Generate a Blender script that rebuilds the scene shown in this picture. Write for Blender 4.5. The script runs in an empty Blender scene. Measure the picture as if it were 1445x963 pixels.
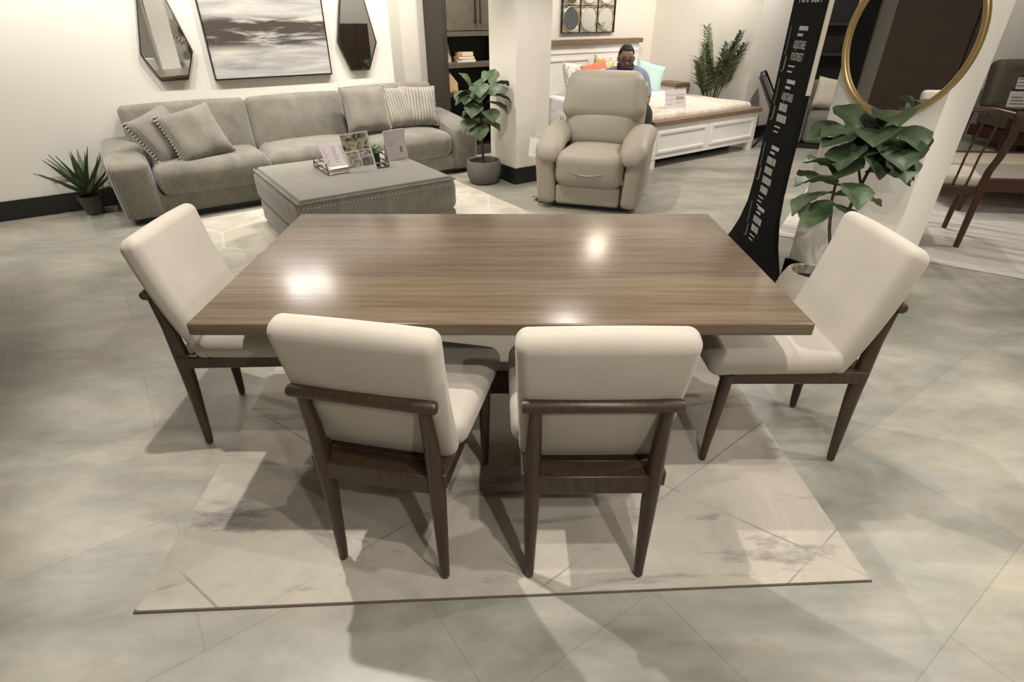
import bpy, bmesh, math, random
from mathutils import Vector, Matrix, Euler
SC = bpy.context.scene
COL = SC.collection
PI = math.pi
R = math.radians
random.seed(7)

# ------------------------------------------------------------------ camera, world, lights
cam = bpy.data.cameras.new('camera')
cam.sensor_width = 36.0
cam.lens = 36.0 * 775.37 / 1445.0
cam.clip_end = 100
cam_o = bpy.data.objects.new('camera', cam)
COL.objects.link(cam_o)
cam_o.location = (0, 0, 1.56)
cam_o.rotation_euler = (R(90 - 30.812), 0, 0)
SC.camera = cam_o
SC.view_settings.view_transform = 'Standard'
SC.view_settings.look = 'None'
SC.view_settings.gamma = 1
SC.view_settings.use_curve_mapping = False
SC.view_settings.exposure = 0.0

w = bpy.data.worlds.new('world')
SC.world = w
w.use_nodes = True
w.node_tree.nodes['Background'].inputs[0].default_value = (1.0, 0.95, 0.86, 1)
w.node_tree.nodes['Background'].inputs[1].default_value = 0.15

YAW = R(35)                       # the shop's walls run at this angle
OX, OY = -3.98, 4.98
UX, UY = math.cos(YAW), math.sin(YAW)
WX, WY = math.sin(YAW), -math.cos(YAW)
def S(s, d, z=0.0):               # along the back wall, out from the back wall
    return Vector((OX + s * UX + d * WX, OY + s * UY + d * WY, z))

WARM = (1.0, 0.86, 0.68)
NEUT = (1.0, 0.945, 0.86)
def spot(p, tgt, e, ang=75, blend=0.5, rad=0.04, col=NEUT):
    l = bpy.data.lights.new('spot_lamp', 'SPOT')
    l.energy = e; l.spot_size = R(ang); l.spot_blend = blend
    l.shadow_soft_size = rad; l.color = col
    o = bpy.data.objects.new('spot_lamp', l); COL.objects.link(o)
    o.location = p
    o.rotation_euler = (Vector(tgt) - Vector(p)).to_track_quat('-Z', 'Y').to_euler()
def area(p, sx, sy, e, rot=(0, 0, 0), col=NEUT):
    l = bpy.data.lights.new('fill_light', 'AREA')
    l.shape = 'RECTANGLE'; l.size = sx; l.size_y = sy; l.energy = e; l.color = col
    o = bpy.data.objects.new('fill_light', l); COL.objects.link(o)
    o.location = p; o.rotation_euler = rot
TZ = 2.65
# track lamps over the dining table
spot((-0.90, 1.77, TZ), (-0.55, 1.4, 0), 185, 84, 0.6, 0.02)
spot((0.50, 0.92, TZ), (0.5, 1.5, 0), 62, 120, 0.5, 0.022)
spot((0.515, 0.345, TZ), (0.4, 0.85, 0), 85, 120, 0.5, 0.022)
spot((0.50, 3.50, TZ), (0.2, 1.8, 0), 55, 90, 0.5, 0.022)
spot((2.5, 1.5, TZ), (1.7, 1.3, 0), 110, 110, 0.5, 0.022)
spot((0.1, 2.7, TZ), (1.15, 1.85, 0.7), 125, 48, 0.6, 0.025)  # extra spot added to brighten the right end chair's inner face
# lamps washing the back wall
for s_ in (-0.5, 0.5, 1.4, 2.3, 3.2, 3.95):
    spot(S(s_, 1.05, 2.7), S(s_ + 0.15, 0.0, 1.0), 80, 125, 0.9, 0.04)
spot(S(1.54, 0.87, 2.5), S(1.9, 2.0, 0.4), 26, 125, 0.5, 0.07)
spot(S(1.9, 1.3, TZ), S(1.9, 1.5, 0.4), 50, 70, 0.7, 0.03)  # added to light the ottoman area, not a wall washer
spot((-2.55, 5.2, 2.6), (-1.8, 4.0, 0.3), 35, 125, 0.5, 0.03)
spot(S(2.9, 1.0, TZ), S(2.6, 1.3, 0.4), 75, 95, 0.5, 0.03)
# lamps over the bedroom display and recliner
spot((1.4, 7.8, TZ), (1.3, 6.4, 0.8), 48, 130, 0.5, 0.05, WARM)
spot((3.1, 6.2, TZ), (2.4, 5.0, 0.5), 100, 130, 0.5, 0.04)
spot((2.5, 5.6, TZ), (2.2, 6.2, 0.0), 95, 110, 0.7, 0.04)
spot(S(6.0, 1.0, TZ), S(6.2, 0.0, 0.9), 75, 125, 0.8, 0.05)
spot(S(7.2, 1.2, TZ), S(7.3, 0.0, 0.9), 70, 125, 0.8, 0.05)
spot((0.0, 4.4, TZ), (0.75, 5.5, 0.5), 150, 80, 0.6, 0.03)
spot((3.4, 7.2, TZ), S(8.3, 1.4, 1.0), 90, 115)
# lamps right of the column
spot((2.6, 1.9, TZ), (2.3, 3.0, 0.6), 60, 115, 0.5, 0.025)
spot((4.4, 4.0, TZ), (3.9, 4.4, 0), 70, 125, 0.6, 0.03)
spot((6.2, 6.8, TZ), (6.8, 8.0, 0.6), 60, 110)
spot((-4.3, 3.3, TZ), (-2.8, 2.6, 0), 95, 125, 0.6, 0.03)
# lamps behind the camera; the first two added to brighten what the mirrors reflect
spot(S(2.6, 7.2, TZ), S(2.3, 8.9, 1.2), 70, 120)
spot(S(6.0, 7.2, TZ), S(6.3, 8.9, 1.2), 70, 120)
spot((0.9, -0.9, TZ), (0.8, 0.6, 0), 95, 120, 0.6, 0.03)
# broad soft fill added under the ceiling, not shop lamps
area((-0.5, 2.4, 2.82), 5, 5, 5)
area((2.2, 6.0, 2.82), 5, 4, 24)

# ------------------------------------------------------------------ materials
def nt(name):
    m = bpy.data.materials.new(name); m.use_nodes = True
    n = m.node_tree; b = n.nodes['Principled BSDF']
    return m, n, b
def N(n, t, **kw):
    x = n.nodes.new(t)
    for k, v in kw.items():
        if k.startswith('i_'):
            x.inputs[k[2:].replace('_', ' ')].default_value = v
        else: setattr(x, k, v)
    return x
def c4(c): return (c[0], c[1], c[2], 1)
def plain(name, c, rough=0.6, metal=0.0, spec=0.5, noise=0.0, scale=30, bump=0.0, sheen=0.0, coat=0.0):
    m, n, b = nt(name)
    b.inputs['Base Color'].default_value = c4(c)
    b.inputs['Roughness'].default_value = rough
    b.inputs['Metallic'].default_value = metal
    b.inputs['Specular IOR Level'].default_value = spec
    b.inputs['Sheen Weight'].default_value = sheen
    b.inputs['Coat Weight'].default_value = coat
    if noise or bump:
        tc = N(n, 'ShaderNodeTexCoord'); nz = N(n, 'ShaderNodeTexNoise', i_Scale=scale, i_Detail=4.0)
        n.links.new(tc.outputs['Object'], nz.inputs['Vector'])
        if noise:
            mx = N(n, 'ShaderNodeMix', data_type='RGBA')
            mx.inputs[6].default_value = c4([x * (1 - noise) for x in c]); mx.inputs[7].default_value = c4([min(1, x * (1 + noise)) for x in c])
            n.links.new(nz.outputs['Fac'], mx.inputs[0]); n.links.new(mx.outputs[2], b.inputs['Base Color'])
        if bump:
            bp = N(n, 'ShaderNodeBump', i_Strength=bump, i_Distance=0.01)
            n.links.new(nz.outputs['Fac'], bp.inputs['Height']); n.links.new(bp.outputs[0], b.inputs['Normal'])
    return m
def ramp(n, stops):
    r = N(n, 'ShaderNodeValToRGB'); e = r.color_ramp.elements
    e[0].position, e[0].color = stops[0][0], c4(stops[0][1]); e[1].position, e[1].color = stops[-1][0], c4(stops[-1][1])
    for p, c in stops[1:-1]:
        k = e.new(p); k.color = c4(c)
    return r
def mixc(n, f, a, b, mode='MIX'):
    mx = N(n, 'ShaderNodeMix', data_type='RGBA', blend_type=mode)
    for i, v in ((0, f), (6, a), (7, b)):
        if isinstance(v, (int, float)): mx.inputs[i].default_value = v
        elif isinstance(v, tuple): mx.inputs[i].default_value = c4(v)
        else: n.links.new(v, mx.inputs[i])
    return mx.outputs[2]
def mapping(n, rot=(0, 0, 0), sc=(1, 1, 1), loc=(0, 0, 0), src='Object'):
    tc = N(n, 'ShaderNodeTexCoord'); mp = N(n, 'ShaderNodeMapping')
    mp.inputs['Rotation'].default_value = rot; mp.inputs['Scale'].default_value = sc; mp.inputs['Location'].default_value = loc
    n.links.new(tc.outputs[src], mp.inputs['Vector'])
    return mp.outputs[0]
M = {}
M['wall'] = plain('wall_paint', (0.83, 0.80, 0.735), 0.75, noise=0.02, scale=2, bump=0.02)
M['white_wall'] = plain('white_wall_paint', (0.84, 0.80, 0.73), 0.7, noise=0.02, scale=2)
M['bed_wall'] = plain('bedroom_wall_paint', (0.78, 0.735, 0.65), 0.75, noise=0.02, scale=2)
M['gloss_wall'] = plain('pillar_paint', (0.80, 0.75, 0.67), 0.38, noise=0.02, scale=2)
M['black'] = plain('black_paint', (0.012, 0.012, 0.012), 0.4)
M['ceil'] = plain('ceiling_paint', (0.26, 0.25, 0.23), 0.9)
M['brown_panel'] = plain('brown_panel', (0.055, 0.032, 0.02), 0.5, noise=0.2, scale=6)
M['dark_zone'] = plain('dark_wall_paint', (0.10, 0.085, 0.07), 0.7, noise=0.2, scale=3)

def floor_mat():
    m, n, b = nt('polished_cement_tiles')
    v = mapping(n, (0, 0, -YAW))
    a = N(n, 'ShaderNodeTexNoise', i_Scale=1.4, i_Detail=8.0, i_Roughness=0.62, i_Distortion=0.5)
    n.links.new(mapping(n, (0, 0, -YAW + 0.2), (0.6, 1.5, 1)), a.inputs['Vector'])
    r = ramp(n, [(0.30, (0.215, 0.20, 0.172)), (0.42, (0.31, 0.296, 0.262)), (0.54, (0.385, 0.37, 0.33)), (0.70, (0.50, 0.468, 0.412))])
    n.links.new(a.outputs['Fac'], r.inputs[0])
    b2 = N(n, 'ShaderNodeTexNoise', i_Scale=2.6, i_Detail=6.0, i_Roughness=0.6)
    n.links.new(mapping(n, (0, 0, -YAW), (1, 1.8, 1), (3, 1, 0)), b2.inputs['Vector'])
    r2 = ramp(n, [(0.35, (0.84, 0.87, 0.87)), (0.65, (1.07, 1.03, 0.97))])
    n.links.new(b2.outputs['Fac'], r2.inputs[0])
    c = mixc(n, 0.8, r.outputs[0], r2.outputs[0], 'MULTIPLY')
    b3 = N(n, 'ShaderNodeTexNoise', i_Scale=7.0, i_Detail=5.0, i_Roughness=0.7, i_Distortion=0.3)
    n.links.new(mapping(n, (0, 0, -YAW + 0.2), (0.7, 1.4, 1), (1, 5, 0)), b3.inputs['Vector'])
    r3 = ramp(n, [(0.34, (0.86, 0.85, 0.83)), (0.62, (1.05, 1.04, 1.03))]); n.links.new(b3.outputs['Fac'], r3.inputs[0])
    c = mixc(n, 0.85, c, r3.outputs[0], 'MULTIPLY')
    br = N(n, 'ShaderNodeTexBrick', offset=0.5, i_Scale=1.0)
    br.inputs['Color1'].default_value = (0.93, 0.95, 0.95, 1); br.inputs['Color2'].default_value = (1.05, 1.03, 1.0, 1)
    br.inputs['Mortar'].default_value = (0.78, 0.76, 0.73, 1)
    br.inputs['Mortar Size'].default_value = 0.0022; br.inputs['Mortar Smooth'].default_value = 0.2
    br.inputs['Brick Width'].default_value = 1.19; br.inputs['Row Height'].default_value = 0.6
    n.links.new(mapping(n, (0, 0, -YAW), (1, 1, 1), (0.2045, -0.632, 0)), br.inputs['Vector'])
    c = mixc(n, 0.9, c, br.outputs['Color'], 'MULTIPLY')
    n.links.new(c, b.inputs['Base Color'])
    rr = ramp(n, [(0.3, (0.30,) * 3), (0.7, (0.42,) * 3)])
    n.links.new(b2.outputs['Fac'], rr.inputs[0]); n.links.new(rr.outputs[0], b.inputs['Roughness'])
    b.inputs['Specular IOR Level'].default_value = 0.45
    return m
M['floor'] = floor_mat()

def wood(name, c1, c2, rough, scale=(1, 14, 14), coat=0.0, rot=(0, 0, 0), spec=0.5, fine=6.0):
    m, n, b = nt(name)
    a = N(n, 'ShaderNodeTexNoise', i_Scale=fine, i_Detail=6.0, i_Roughness=0.6, i_Distortion=0.3)
    n.links.new(mapping(n, rot, scale), a.inputs['Vector'])
    r = ramp(n, [(0.3, c1), (0.7, c2)])
    n.links.new(a.outputs['Fac'], r.inputs[0]); n.links.new(r.outputs[0], b.inputs['Base Color'])
    b.inputs['Roughness'].default_value = rough; b.inputs['Coat Weight'].default_value = coat
    b.inputs['Coat Roughness'].default_value = 0.2; b.inputs['Specular IOR Level'].default_value = spec
    bp = N(n, 'ShaderNodeBump', i_Strength=0.08, i_Distance=0.003)
    n.links.new(a.outputs['Fac'], bp.inputs['Height']); n.links.new(bp.outputs[0], b.inputs['Normal'])
    return m
def table_mat():
    m, n, b = nt('dark_stained_tabletop')
    a = N(n, 'ShaderNodeTexNoise', i_Scale=3.0, i_Detail=7.0, i_Roughness=0.65, i_Distortion=0.2)
    n.links.new(mapping(n, (0, 0, 0), (0.7, 14, 14)), a.inputs['Vector'])
    r = ramp(n, [(0.25, (0.072, 0.052, 0.035)), (0.5, (0.115, 0.084, 0.058)), (0.75, (0.158, 0.117, 0.081))])
    n.links.new(a.outputs['Fac'], r.inputs[0])
    br = N(n, 'ShaderNodeTexBrick', offset=0.0, i_Scale=1.0)
    br.inputs['Color1'].default_value = (0.8, 0.8, 0.8, 1); br.inputs['Color2'].default_value = (1.2, 1.17, 1.12, 1); br.inputs['Mortar'].default_value = (0.9, 0.9, 0.9, 1)
    br.inputs['Mortar Size'].default_value = 0.0005; br.inputs['Brick Width'].default_value = 4.0; br.inputs['Row Height'].default_value = 0.13
    n.links.new(mapping(n, loc=(2, 0.06, 0)), br.inputs['Vector'])
    n.links.new(mixc(n, 0.8, r.outputs[0], br.outputs['Color'], 'MULTIPLY'), b.inputs['Base Color'])
    b.inputs['Roughness'].default_value = 0.23; b.inputs['Specular IOR Level'].default_value = 0.36
    bp = N(n, 'ShaderNodeBump', i_Strength=0.10, i_Distance=0.004)
    n.links.new(a.outputs['Fac'], bp.inputs['Height']); n.links.new(bp.outputs[0], b.inputs['Normal'])
    return m
M['table'] = table_mat()
M['walnut'] = wood('walnut_chair_wood', (0.030, 0.017, 0.010), (0.065, 0.038, 0.022), 0.38, (12, 12, 1.2), spec=0.45)
M['mahogany'] = wood('mahogany_wood', (0.040, 0.014, 0.008), (0.085, 0.032, 0.017), 0.35, (10, 10, 1.5))
M['cap_wood'] = wood('brown_cap_wood', (0.16, 0.10, 0.065), (0.26, 0.17, 0.11), 0.5, (1, 10, 10))
M['cab_dark'] = wood('dark_cabinet_wood', (0.030, 0.025, 0.017), (0.055, 0.046, 0.033), 0.55, (10, 10, 1))
M['cab_door'] = wood('grey_brown_door_wood', (0.085, 0.072, 0.050), (0.15, 0.128, 0.092), 0.55, (12, 12, 1))
M['bed_white'] = plain('white_bed_paint', (0.82, 0.79, 0.76), 0.5)

def fabric(name, c, scale=260, bump=0.25, var=0.08):
    m, n, b = nt(name)
    a = N(n, 'ShaderNodeTexNoise', i_Scale=scale, i_Detail=3.0); n.links.new(mapping(n, sc=(1, 1, 2.5)), a.inputs['Vector'])
    b2 = N(n, 'ShaderNodeTexNoise', i_Scale=5.0, i_Detail=3.0); n.links.new(mapping(n), b2.inputs['Vector'])
    x = mixc(n, a.outputs['Fac'], tuple(k * (1 - var) for k in c), tuple(min(1, k * (1 + var)) for k in c))
    r = ramp(n, [(0.3, (0.94,) * 3), (0.7, (1.04,) * 3)]); n.links.new(b2.outputs['Fac'], r.inputs[0])
    n.links.new(mixc(n, 1.0, x, r.outputs[0], 'MULTIPLY'), b.inputs['Base Color'])
    b.inputs['Roughness'].default_value = 0.9; b.inputs['Sheen Weight'].default_value = 0.2; b.inputs['Specular IOR Level'].default_value = 0.15
    bp = N(n, 'ShaderNodeBump', i_Strength=bump, i_Distance=0.002)
    n.links.new(a.outputs['Fac'], bp.inputs['Height']); n.links.new(bp.outputs[0], b.inputs['Normal'])
    return m
M['linen'] = fabric('oatmeal_linen', (0.42, 0.382, 0.328))
def cord(name, c, pitch=0.023, rot=(0, 0, 0), depth=0.006, contrast=0.25, sheen=0.5):
    m, n, b = nt(name)
    wv = N(n, 'ShaderNodeTexWave', wave_type='BANDS', bands_direction='X', wave_profile='SIN', i_Scale=2 * PI / 20.0 / pitch, i_Distortion=0.6, i_Detail=1.0)
    wv.inputs['Detail Scale'].default_value = 0.4
    n.links.new(mapping(n, rot), wv.inputs['Vector'])
    nz = N(n, 'ShaderNodeTexNoise', i_Scale=4.5, i_Detail=4.0, i_Distortion=0.8); n.links.new(mapping(n), nz.inputs['Vector'])
    x = mixc(n, wv.outputs['Fac'], tuple(k * (1 - contrast) for k in c), tuple(k * (1 + contrast * 0.35) for k in c))
    r = ramp(n, [(0.32, (0.80, 0.80, 0.80)), (0.68, (1.12, 1.11, 1.09))]); n.links.new(nz.outputs['Fac'], r.inputs[0])
    n.links.new(mixc(n, 1.0, x, r.outputs[0], 'MULTIPLY'), b.inputs['Base Color'])
    b.inputs['Roughness'].default_value = 0.85; b.inputs['Sheen Weight'].default_value = sheen; b.inputs['Sheen Roughness'].default_value = 0.4
    b.inputs['Specular IOR Level'].default_value = 0.2
    bp = N(n, 'ShaderNodeBump', i_Strength=0.7, i_Distance=depth)
    n.links.new(wv.outputs['Fac'], bp.inputs['Height']); n.links.new(bp.outputs[0], b.inputs['Normal'])
    return m
M['cord'] = cord('grey_corduroy', (0.265, 0.247, 0.207), pitch=0.019, contrast=0.16)
M['velvet'] = plain('grey_velvet_top', (0.285, 0.264, 0.222), 0.85, noise=0.16, scale=5, bump=0.05, spec=0.2, sheen=0.5)
M['cord_plain'] = cord('grey_velvet_side', (0.245, 0.225, 0.185), contrast=0.05, depth=0.001)
M['cord_pillow'] = cord('grey_corduroy_pillow', (0.26, 0.24, 0.205), pitch=0.024, contrast=0.07, depth=0.003)
M['cord_light'] = cord('pale_ribbed_pillow', (0.40, 0.37, 0.32), pitch=0.034, contrast=0.35)
M['stitch'] = plain('pale_stitch_yarn', (0.50, 0.46, 0.40), 0.9)
M['leather'] = plain('taupe_leather', (0.36, 0.32, 0.26), 0.50, noise=0.05, scale=14, bump=0.06, spec=0.4)
M['grey_sofa'] = plain('grey_upholstery', (0.17, 0.16, 0.145), 0.9, noise=0.08, scale=12)
M['tuft'] = plain('brown_grey_leather', (0.13, 0.105, 0.075), 0.55, noise=0.2, scale=7, bump=0.05)
M['white'] = plain('white_card', (0.88, 0.86, 0.84), 0.5)
M['pinkcard'] = plain('pale_pink_card', (0.66, 0.58, 0.58), 0.4)
M['ink'] = plain('grey_ink', (0.25, 0.22, 0.22), 0.7)
M['chrome'] = plain('bronze_metal', (0.30, 0.26, 0.22), 0.28, metal=1.0)
M['dark_metal'] = plain('dark_metal', (0.03, 0.027, 0.024), 0.35, metal=0.6)
M['gold'] = plain('brushed_gold', (0.50, 0.35, 0.15), 0.45, metal=0.85)
M['gold2'] = plain('pale_gold_ring', (0.55, 0.40, 0.22), 0.4, metal=0.7)
M['mirror'] = plain('mirror_glass', (0.86, 0.87, 0.86), 0.012, metal=1.0)
M['banner'] = plain('black_banner_fabric', (0.009, 0.009, 0.0095), 0.85, noise=0.1, scale=60, spec=0.15)
M['bannertext'] = plain('white_print', (0.62, 0.60, 0.58), 0.8)
M['bannerline'] = plain('grey_print', (0.22, 0.20, 0.19), 0.8)
M['tanprint'] = plain('tan_print', (0.42, 0.30, 0.24), 0.8)
M['cream_plastic'] = plain('cream_edge', (0.76, 0.71, 0.60), 0.5)
M['pot_grey'] = plain('rough_grey_pot', (0.135, 0.118, 0.10), 0.75, noise=0.18, scale=9, bump=0.15)
M['pot_dark'] = plain('dark_grey_pot', (0.07, 0.068, 0.06), 0.6, noise=0.15, scale=12)
M['pot_black'] = plain('black_pot', (0.015, 0.014, 0.013), 0.5)
M['pot_beige'] = plain('beige_stone_pot', (0.42, 0.375, 0.31), 0.75, noise=0.12, scale=10, bump=0.1)
M['soil'] = plain('dark_soil', (0.03, 0.024, 0.018), 0.95, noise=0.3, scale=40, bump=0.4)
M['stem'] = plain('brown_stem', (0.06, 0.045, 0.03), 0.7, noise=0.2, scale=30)
def leafm(name, a, b_, rough=0.42, sc=9.0):
    m, n, b = nt(name)
    nz = N(n, 'ShaderNodeTexNoise', i_Scale=sc, i_Detail=2.0); n.links.new(mapping(n), nz.inputs['Vector'])
    r = ramp(n, [(0.35, a), (0.65, b_)]); n.links.new(nz.outputs['Fac'], r.inputs[0]); n.links.new(r.outputs[0], b.inputs['Base Color'])
    b.inputs['Roughness'].default_value = rough
    return m
M['fig_leaf'] = leafm('fig_leaf', (0.045, 0.072, 0.034), (0.12, 0.175, 0.085), rough=0.5)
M['fig_leaf_b'] = leafm('fig_leaf_deep', (0.022, 0.034, 0.014), (0.055, 0.085, 0.035), sc=6.0, rough=0.5)
M['agave_leaf'] = leafm('agave_leaf', (0.035, 0.065, 0.022), (0.085, 0.125, 0.045))
M['palm_leaf'] = leafm('palm_leaf', (0.075, 0.10, 0.045), (0.20, 0.22, 0.11))
M['succ_leaf'] = leafm('succulent_leaf', (0.10, 0.21, 0.08), (0.24, 0.38, 0.16))
M['coral'] = fabric('coral_fabric', (0.75, 0.19, 0.11), var=0.05)
M['aqua'] = fabric('aqua_fabric', (0.52, 0.70, 0.66), var=0.05)
M['sheet'] = fabric('white_bed_linen', (0.84, 0.83, 0.83), var=0.03, bump=0.1)
def patterned(name, base, mark, scale, thr=(0.48, 0.56), third=None):
    m, n, b = nt(name)
    v = N(n, 'ShaderNodeTexVoronoi', i_Scale=scale, feature='DISTANCE_TO_EDGE'); n.links.new(mapping(n), v.inputs['Vector'])
    nz = N(n, 'ShaderNodeTexNoise', i_Scale=scale * 1.3, i_Detail=3.0); n.links.new(mapping(n), nz.inputs['Vector'])
    r = ramp(n, [(thr[0], base), (thr[1], mark)]); n.links.new(nz.outputs['Fac'], r.inputs[0])
    out = r.outputs[0]
    if third:
        r2 = ramp(n, [(0.03, (1, 1, 1)), (0.06, (0, 0, 0))]); n.links.new(v.outputs['Distance'], r2.inputs[0])
        out = mixc(n, r2.outputs[0], out, third)
    n.links.new(out, b.inputs['Base Color']); b.inputs['Roughness'].default_value = 0.9
    return m
M['floral'] = patterned('floral_fabric', (0.80, 0.77, 0.72), (0.52, 0.48, 0.42), 22)
M['grey_yellow'] = patterned('grey_yellow_fabric', (0.72, 0.68, 0.52), (0.62, 0.55, 0.16), 12, (0.5, 0.55), (0.22, 0.21, 0.19))
M['greypat'] = patterned('grey_leaf_fabric', (0.62, 0.60, 0.56), (0.30, 0.29, 0.28), 14)
M['coverlet'] = patterned('cream_coverlet', (0.72, 0.66, 0.58), (0.60, 0.53, 0.44), 16, (0.46, 0.60))
M['skin'] = plain('person_skin', (0.235, 0.14, 0.098), 0.5)
M['hair'] = plain('black_hair', (0.012, 0.010, 0.009), 0.6)
M['shirt'] = fabric('blue_grey_shirt', (0.22, 0.26, 0.36))
M['trousers'] = fabric('dark_trousers', (0.03, 0.032, 0.04))
M['book1'] = plain('tan_book', (0.50, 0.30, 0.16), 0.6, noise=0.1, scale=20)
M['book2'] = plain('pale_tan_book', (0.60, 0.42, 0.26), 0.6, noise=0.1, scale=20)
M['book3'] = plain('grey_brown_book', (0.28, 0.22, 0.18), 0.6)
M['mesh'] = plain('grey_sling_mesh', (0.13, 0.125, 0.12), 0.8, noise=0.25, scale=120)
M['wicker'] = plain('pale_woven_top', (0.55, 0.48, 0.37), 0.7, noise=0.25, scale=22, bump=0.2)
M['tile_pale'] = plain('grey_beige_top', (0.38, 0.35, 0.29), 0.35, noise=0.08, scale=10)
M['seat_cream'] = fabric('cream_seat_fabric', (0.60, 0.54, 0.45))
M['pouf'] = plain('dark_pouf', (0.035, 0.024, 0.018), 0.6, noise=0.2, scale=10)
M['socket'] = plain('socket_plate', (0.50, 0.47, 0.43), 0.4)
M['cable'] = plain('black_cable', (0.02, 0.02, 0.02), 0.5)
M['navy'] = plain('navy_paint', (0.022, 0.026, 0.035), 0.5)
M['rust'] = plain('rust_fabric', (0.22, 0.06, 0.025), 0.9, noise=0.1, scale=12)
M['lens'] = plain('dark_lens', (0.01, 0.01, 0.01), 0.15)

def rug_mat():
    m, n, b = nt('marbled_rug')
    v0 = mapping(n)
    a = N(n, 'ShaderNodeTexNoise', i_Scale=1.6, i_Detail=8.0, i_Roughness=0.65, i_Distortion=0.6); n.links.new(v0, a.inputs['Vector'])
    r = ramp(n, [(0.3, (0.34, 0.31, 0.265)), (0.5, (0.46, 0.42, 0.36)), (0.68, (0.57, 0.515, 0.445))]); n.links.new(a.outputs['Fac'], r.inputs[0])
    c = r.outputs[0]
    # dark smears running diagonally
    s1 = N(n, 'ShaderNodeTexNoise', i_Scale=2.3, i_Detail=6.0, i_Roughness=0.7, i_Distortion=0.4); n.links.new(mapping(n, (0, 0, R(-40)), (0.5, 2.3, 1), (1.7, 0.4, 0)), s1.inputs['Vector'])
    r1 = ramp(n, [(0.57, (0, 0, 0)), (0.70, (1, 1, 1))]); n.links.new(s1.outputs['Fac'], r1.inputs[0])
    c = mixc(n, r1.outputs[0], c, (0.17, 0.16, 0.165))
    s2 = N(n, 'ShaderNodeTexNoise', i_Scale=5.0, i_Detail=7.0, i_Roughness=0.75, i_Distortion=0.8); n.links.new(mapping(n, (0, 0, R(-52)), (0.45, 2.6, 1), (4.1, 2.2, 0)), s2.inputs['Vector'])
    r2 = ramp(n, [(0.62, (0, 0, 0)), (0.76, (0.8, 0.8, 0.8))]); n.links.new(s2.outputs['Fac'], r2.inputs[0])
    c = mixc(n, r2.outputs[0], c, (0.20, 0.185, 0.18))
    # thin carved lines, two directions
    for rot, sc, loc in ((R(-36), 2.1, 0.2), (R(38), 1.6, 0.55)):
        wv = N(n, 'ShaderNodeTexWave', wave_type='BANDS', bands_direction='Y', i_Scale=0.314 * sc / 1.0, i_Distortion=0.4, i_Detail=2.0)
        n.links.new(mapping(n, (0, 0, rot), (1, 1, 1), (0, loc, 0)), wv.inputs['Vector'])
        rw = N(n, 'ShaderNodeMath', operation='LESS_THAN'); rw.inputs[1].default_value = 0.0004; n.links.new(wv.outputs['Fac'], rw.inputs[0])
        nn = N(n, 'ShaderNodeTexNoise', i_Scale=3.0, i_Detail=2.0); n.links.new(v0, nn.inputs['Vector'])
        rn = ramp(n, [(0.42, (0, 0, 0)), (0.58, (0.7, 0.7, 0.7))]); n.links.new(nn.outputs['Fac'], rn.inputs[0])
        f = mixc(n, 1.0, rw.outputs[0], rn.outputs[0], 'MULTIPLY')
        c = mixc(n, f, c, (0.22, 0.20, 0.18))
    n.links.new(c, b.inputs['Base Color']); b.inputs['Roughness'].default_value = 0.95; b.inputs['Specular IOR Level'].default_value = 0.1
    f = N(n, 'ShaderNodeTexNoise', i_Scale=250.0, i_Detail=2.0); n.links.new(v0, f.inputs['Vector'])
    bp = N(n, 'ShaderNodeBump', i_Strength=0.3, i_Distance=0.003); n.links.new(f.outputs['Fac'], bp.inputs['Height']); n.links.new(bp.outputs[0], b.inputs['Normal'])
    return m
M['rug'] = rug_mat()
M['rug_edge'] = plain('brown_rug_binding', (0.11, 0.085, 0.07), 0.95)
def rug2_mat():
    m, n, b = nt('cream_carved_rug')
    v0 = mapping(n)
    a = N(n, 'ShaderNodeTexNoise', i_Scale=3.0, i_Detail=6.0, i_Roughness=0.6, i_Distortion=0.5); n.links.new(v0, a.inputs['Vector'])
    r = ramp(n, [(0.33, (0.44, 0.41, 0.33)), (0.6, (0.63, 0.59, 0.50))]); n.links.new(a.outputs['Fac'], r.inputs[0])
    v = N(n, 'ShaderNodeTexVoronoi', i_Scale=2.2, feature='DISTANCE_TO_EDGE'); n.links.new(mapping(n, (0, 0, 0.4), (1, 0.7, 1)), v.inputs['Vector'])
    r2 = ramp(n, [(0.012, (1, 1, 1)), (0.03, (0, 0, 0))]); n.links.new(v.outputs['Distance'], r2.inputs[0])
    n.links.new(mixc(n, r2.outputs[0], r.outputs[0], (0.65, 0.615, 0.535)), b.inputs['Base Color'])
    b.inputs['Roughness'].default_value = 0.95
    bp = N(n, 'ShaderNodeBump', i_Strength=0.4, i_Distance=0.01); n.links.new(a.outputs['Fac'], bp.inputs['Height']); n.links.new(bp.outputs[0], b.inputs['Normal'])
    return m
M['rug2'] = rug2_mat()
def rug3_mat():
    m, n, b = nt('white_streaked_rug')
    a = N(n, 'ShaderNodeTexNoise', i_Scale=2.2, i_Detail=5.0, i_Roughness=0.6, i_Distortion=1.2)
    n.links.new(mapping(n, (0, 0, 0.5), (0.35, 2.6, 1)), a.inputs['Vector'])
    r = ramp(n, [(0.40, (0.40, 0.365, 0.325)), (0.52, (0.64, 0.60, 0.545))]); n.links.new(a.outputs['Fac'], r.inputs[0])
    n.links.new(r.outputs[0], b.inputs['Base Color']); b.inputs['Roughness'].default_value = 0.95
    return m
M['rug3'] = rug3_mat()
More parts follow.
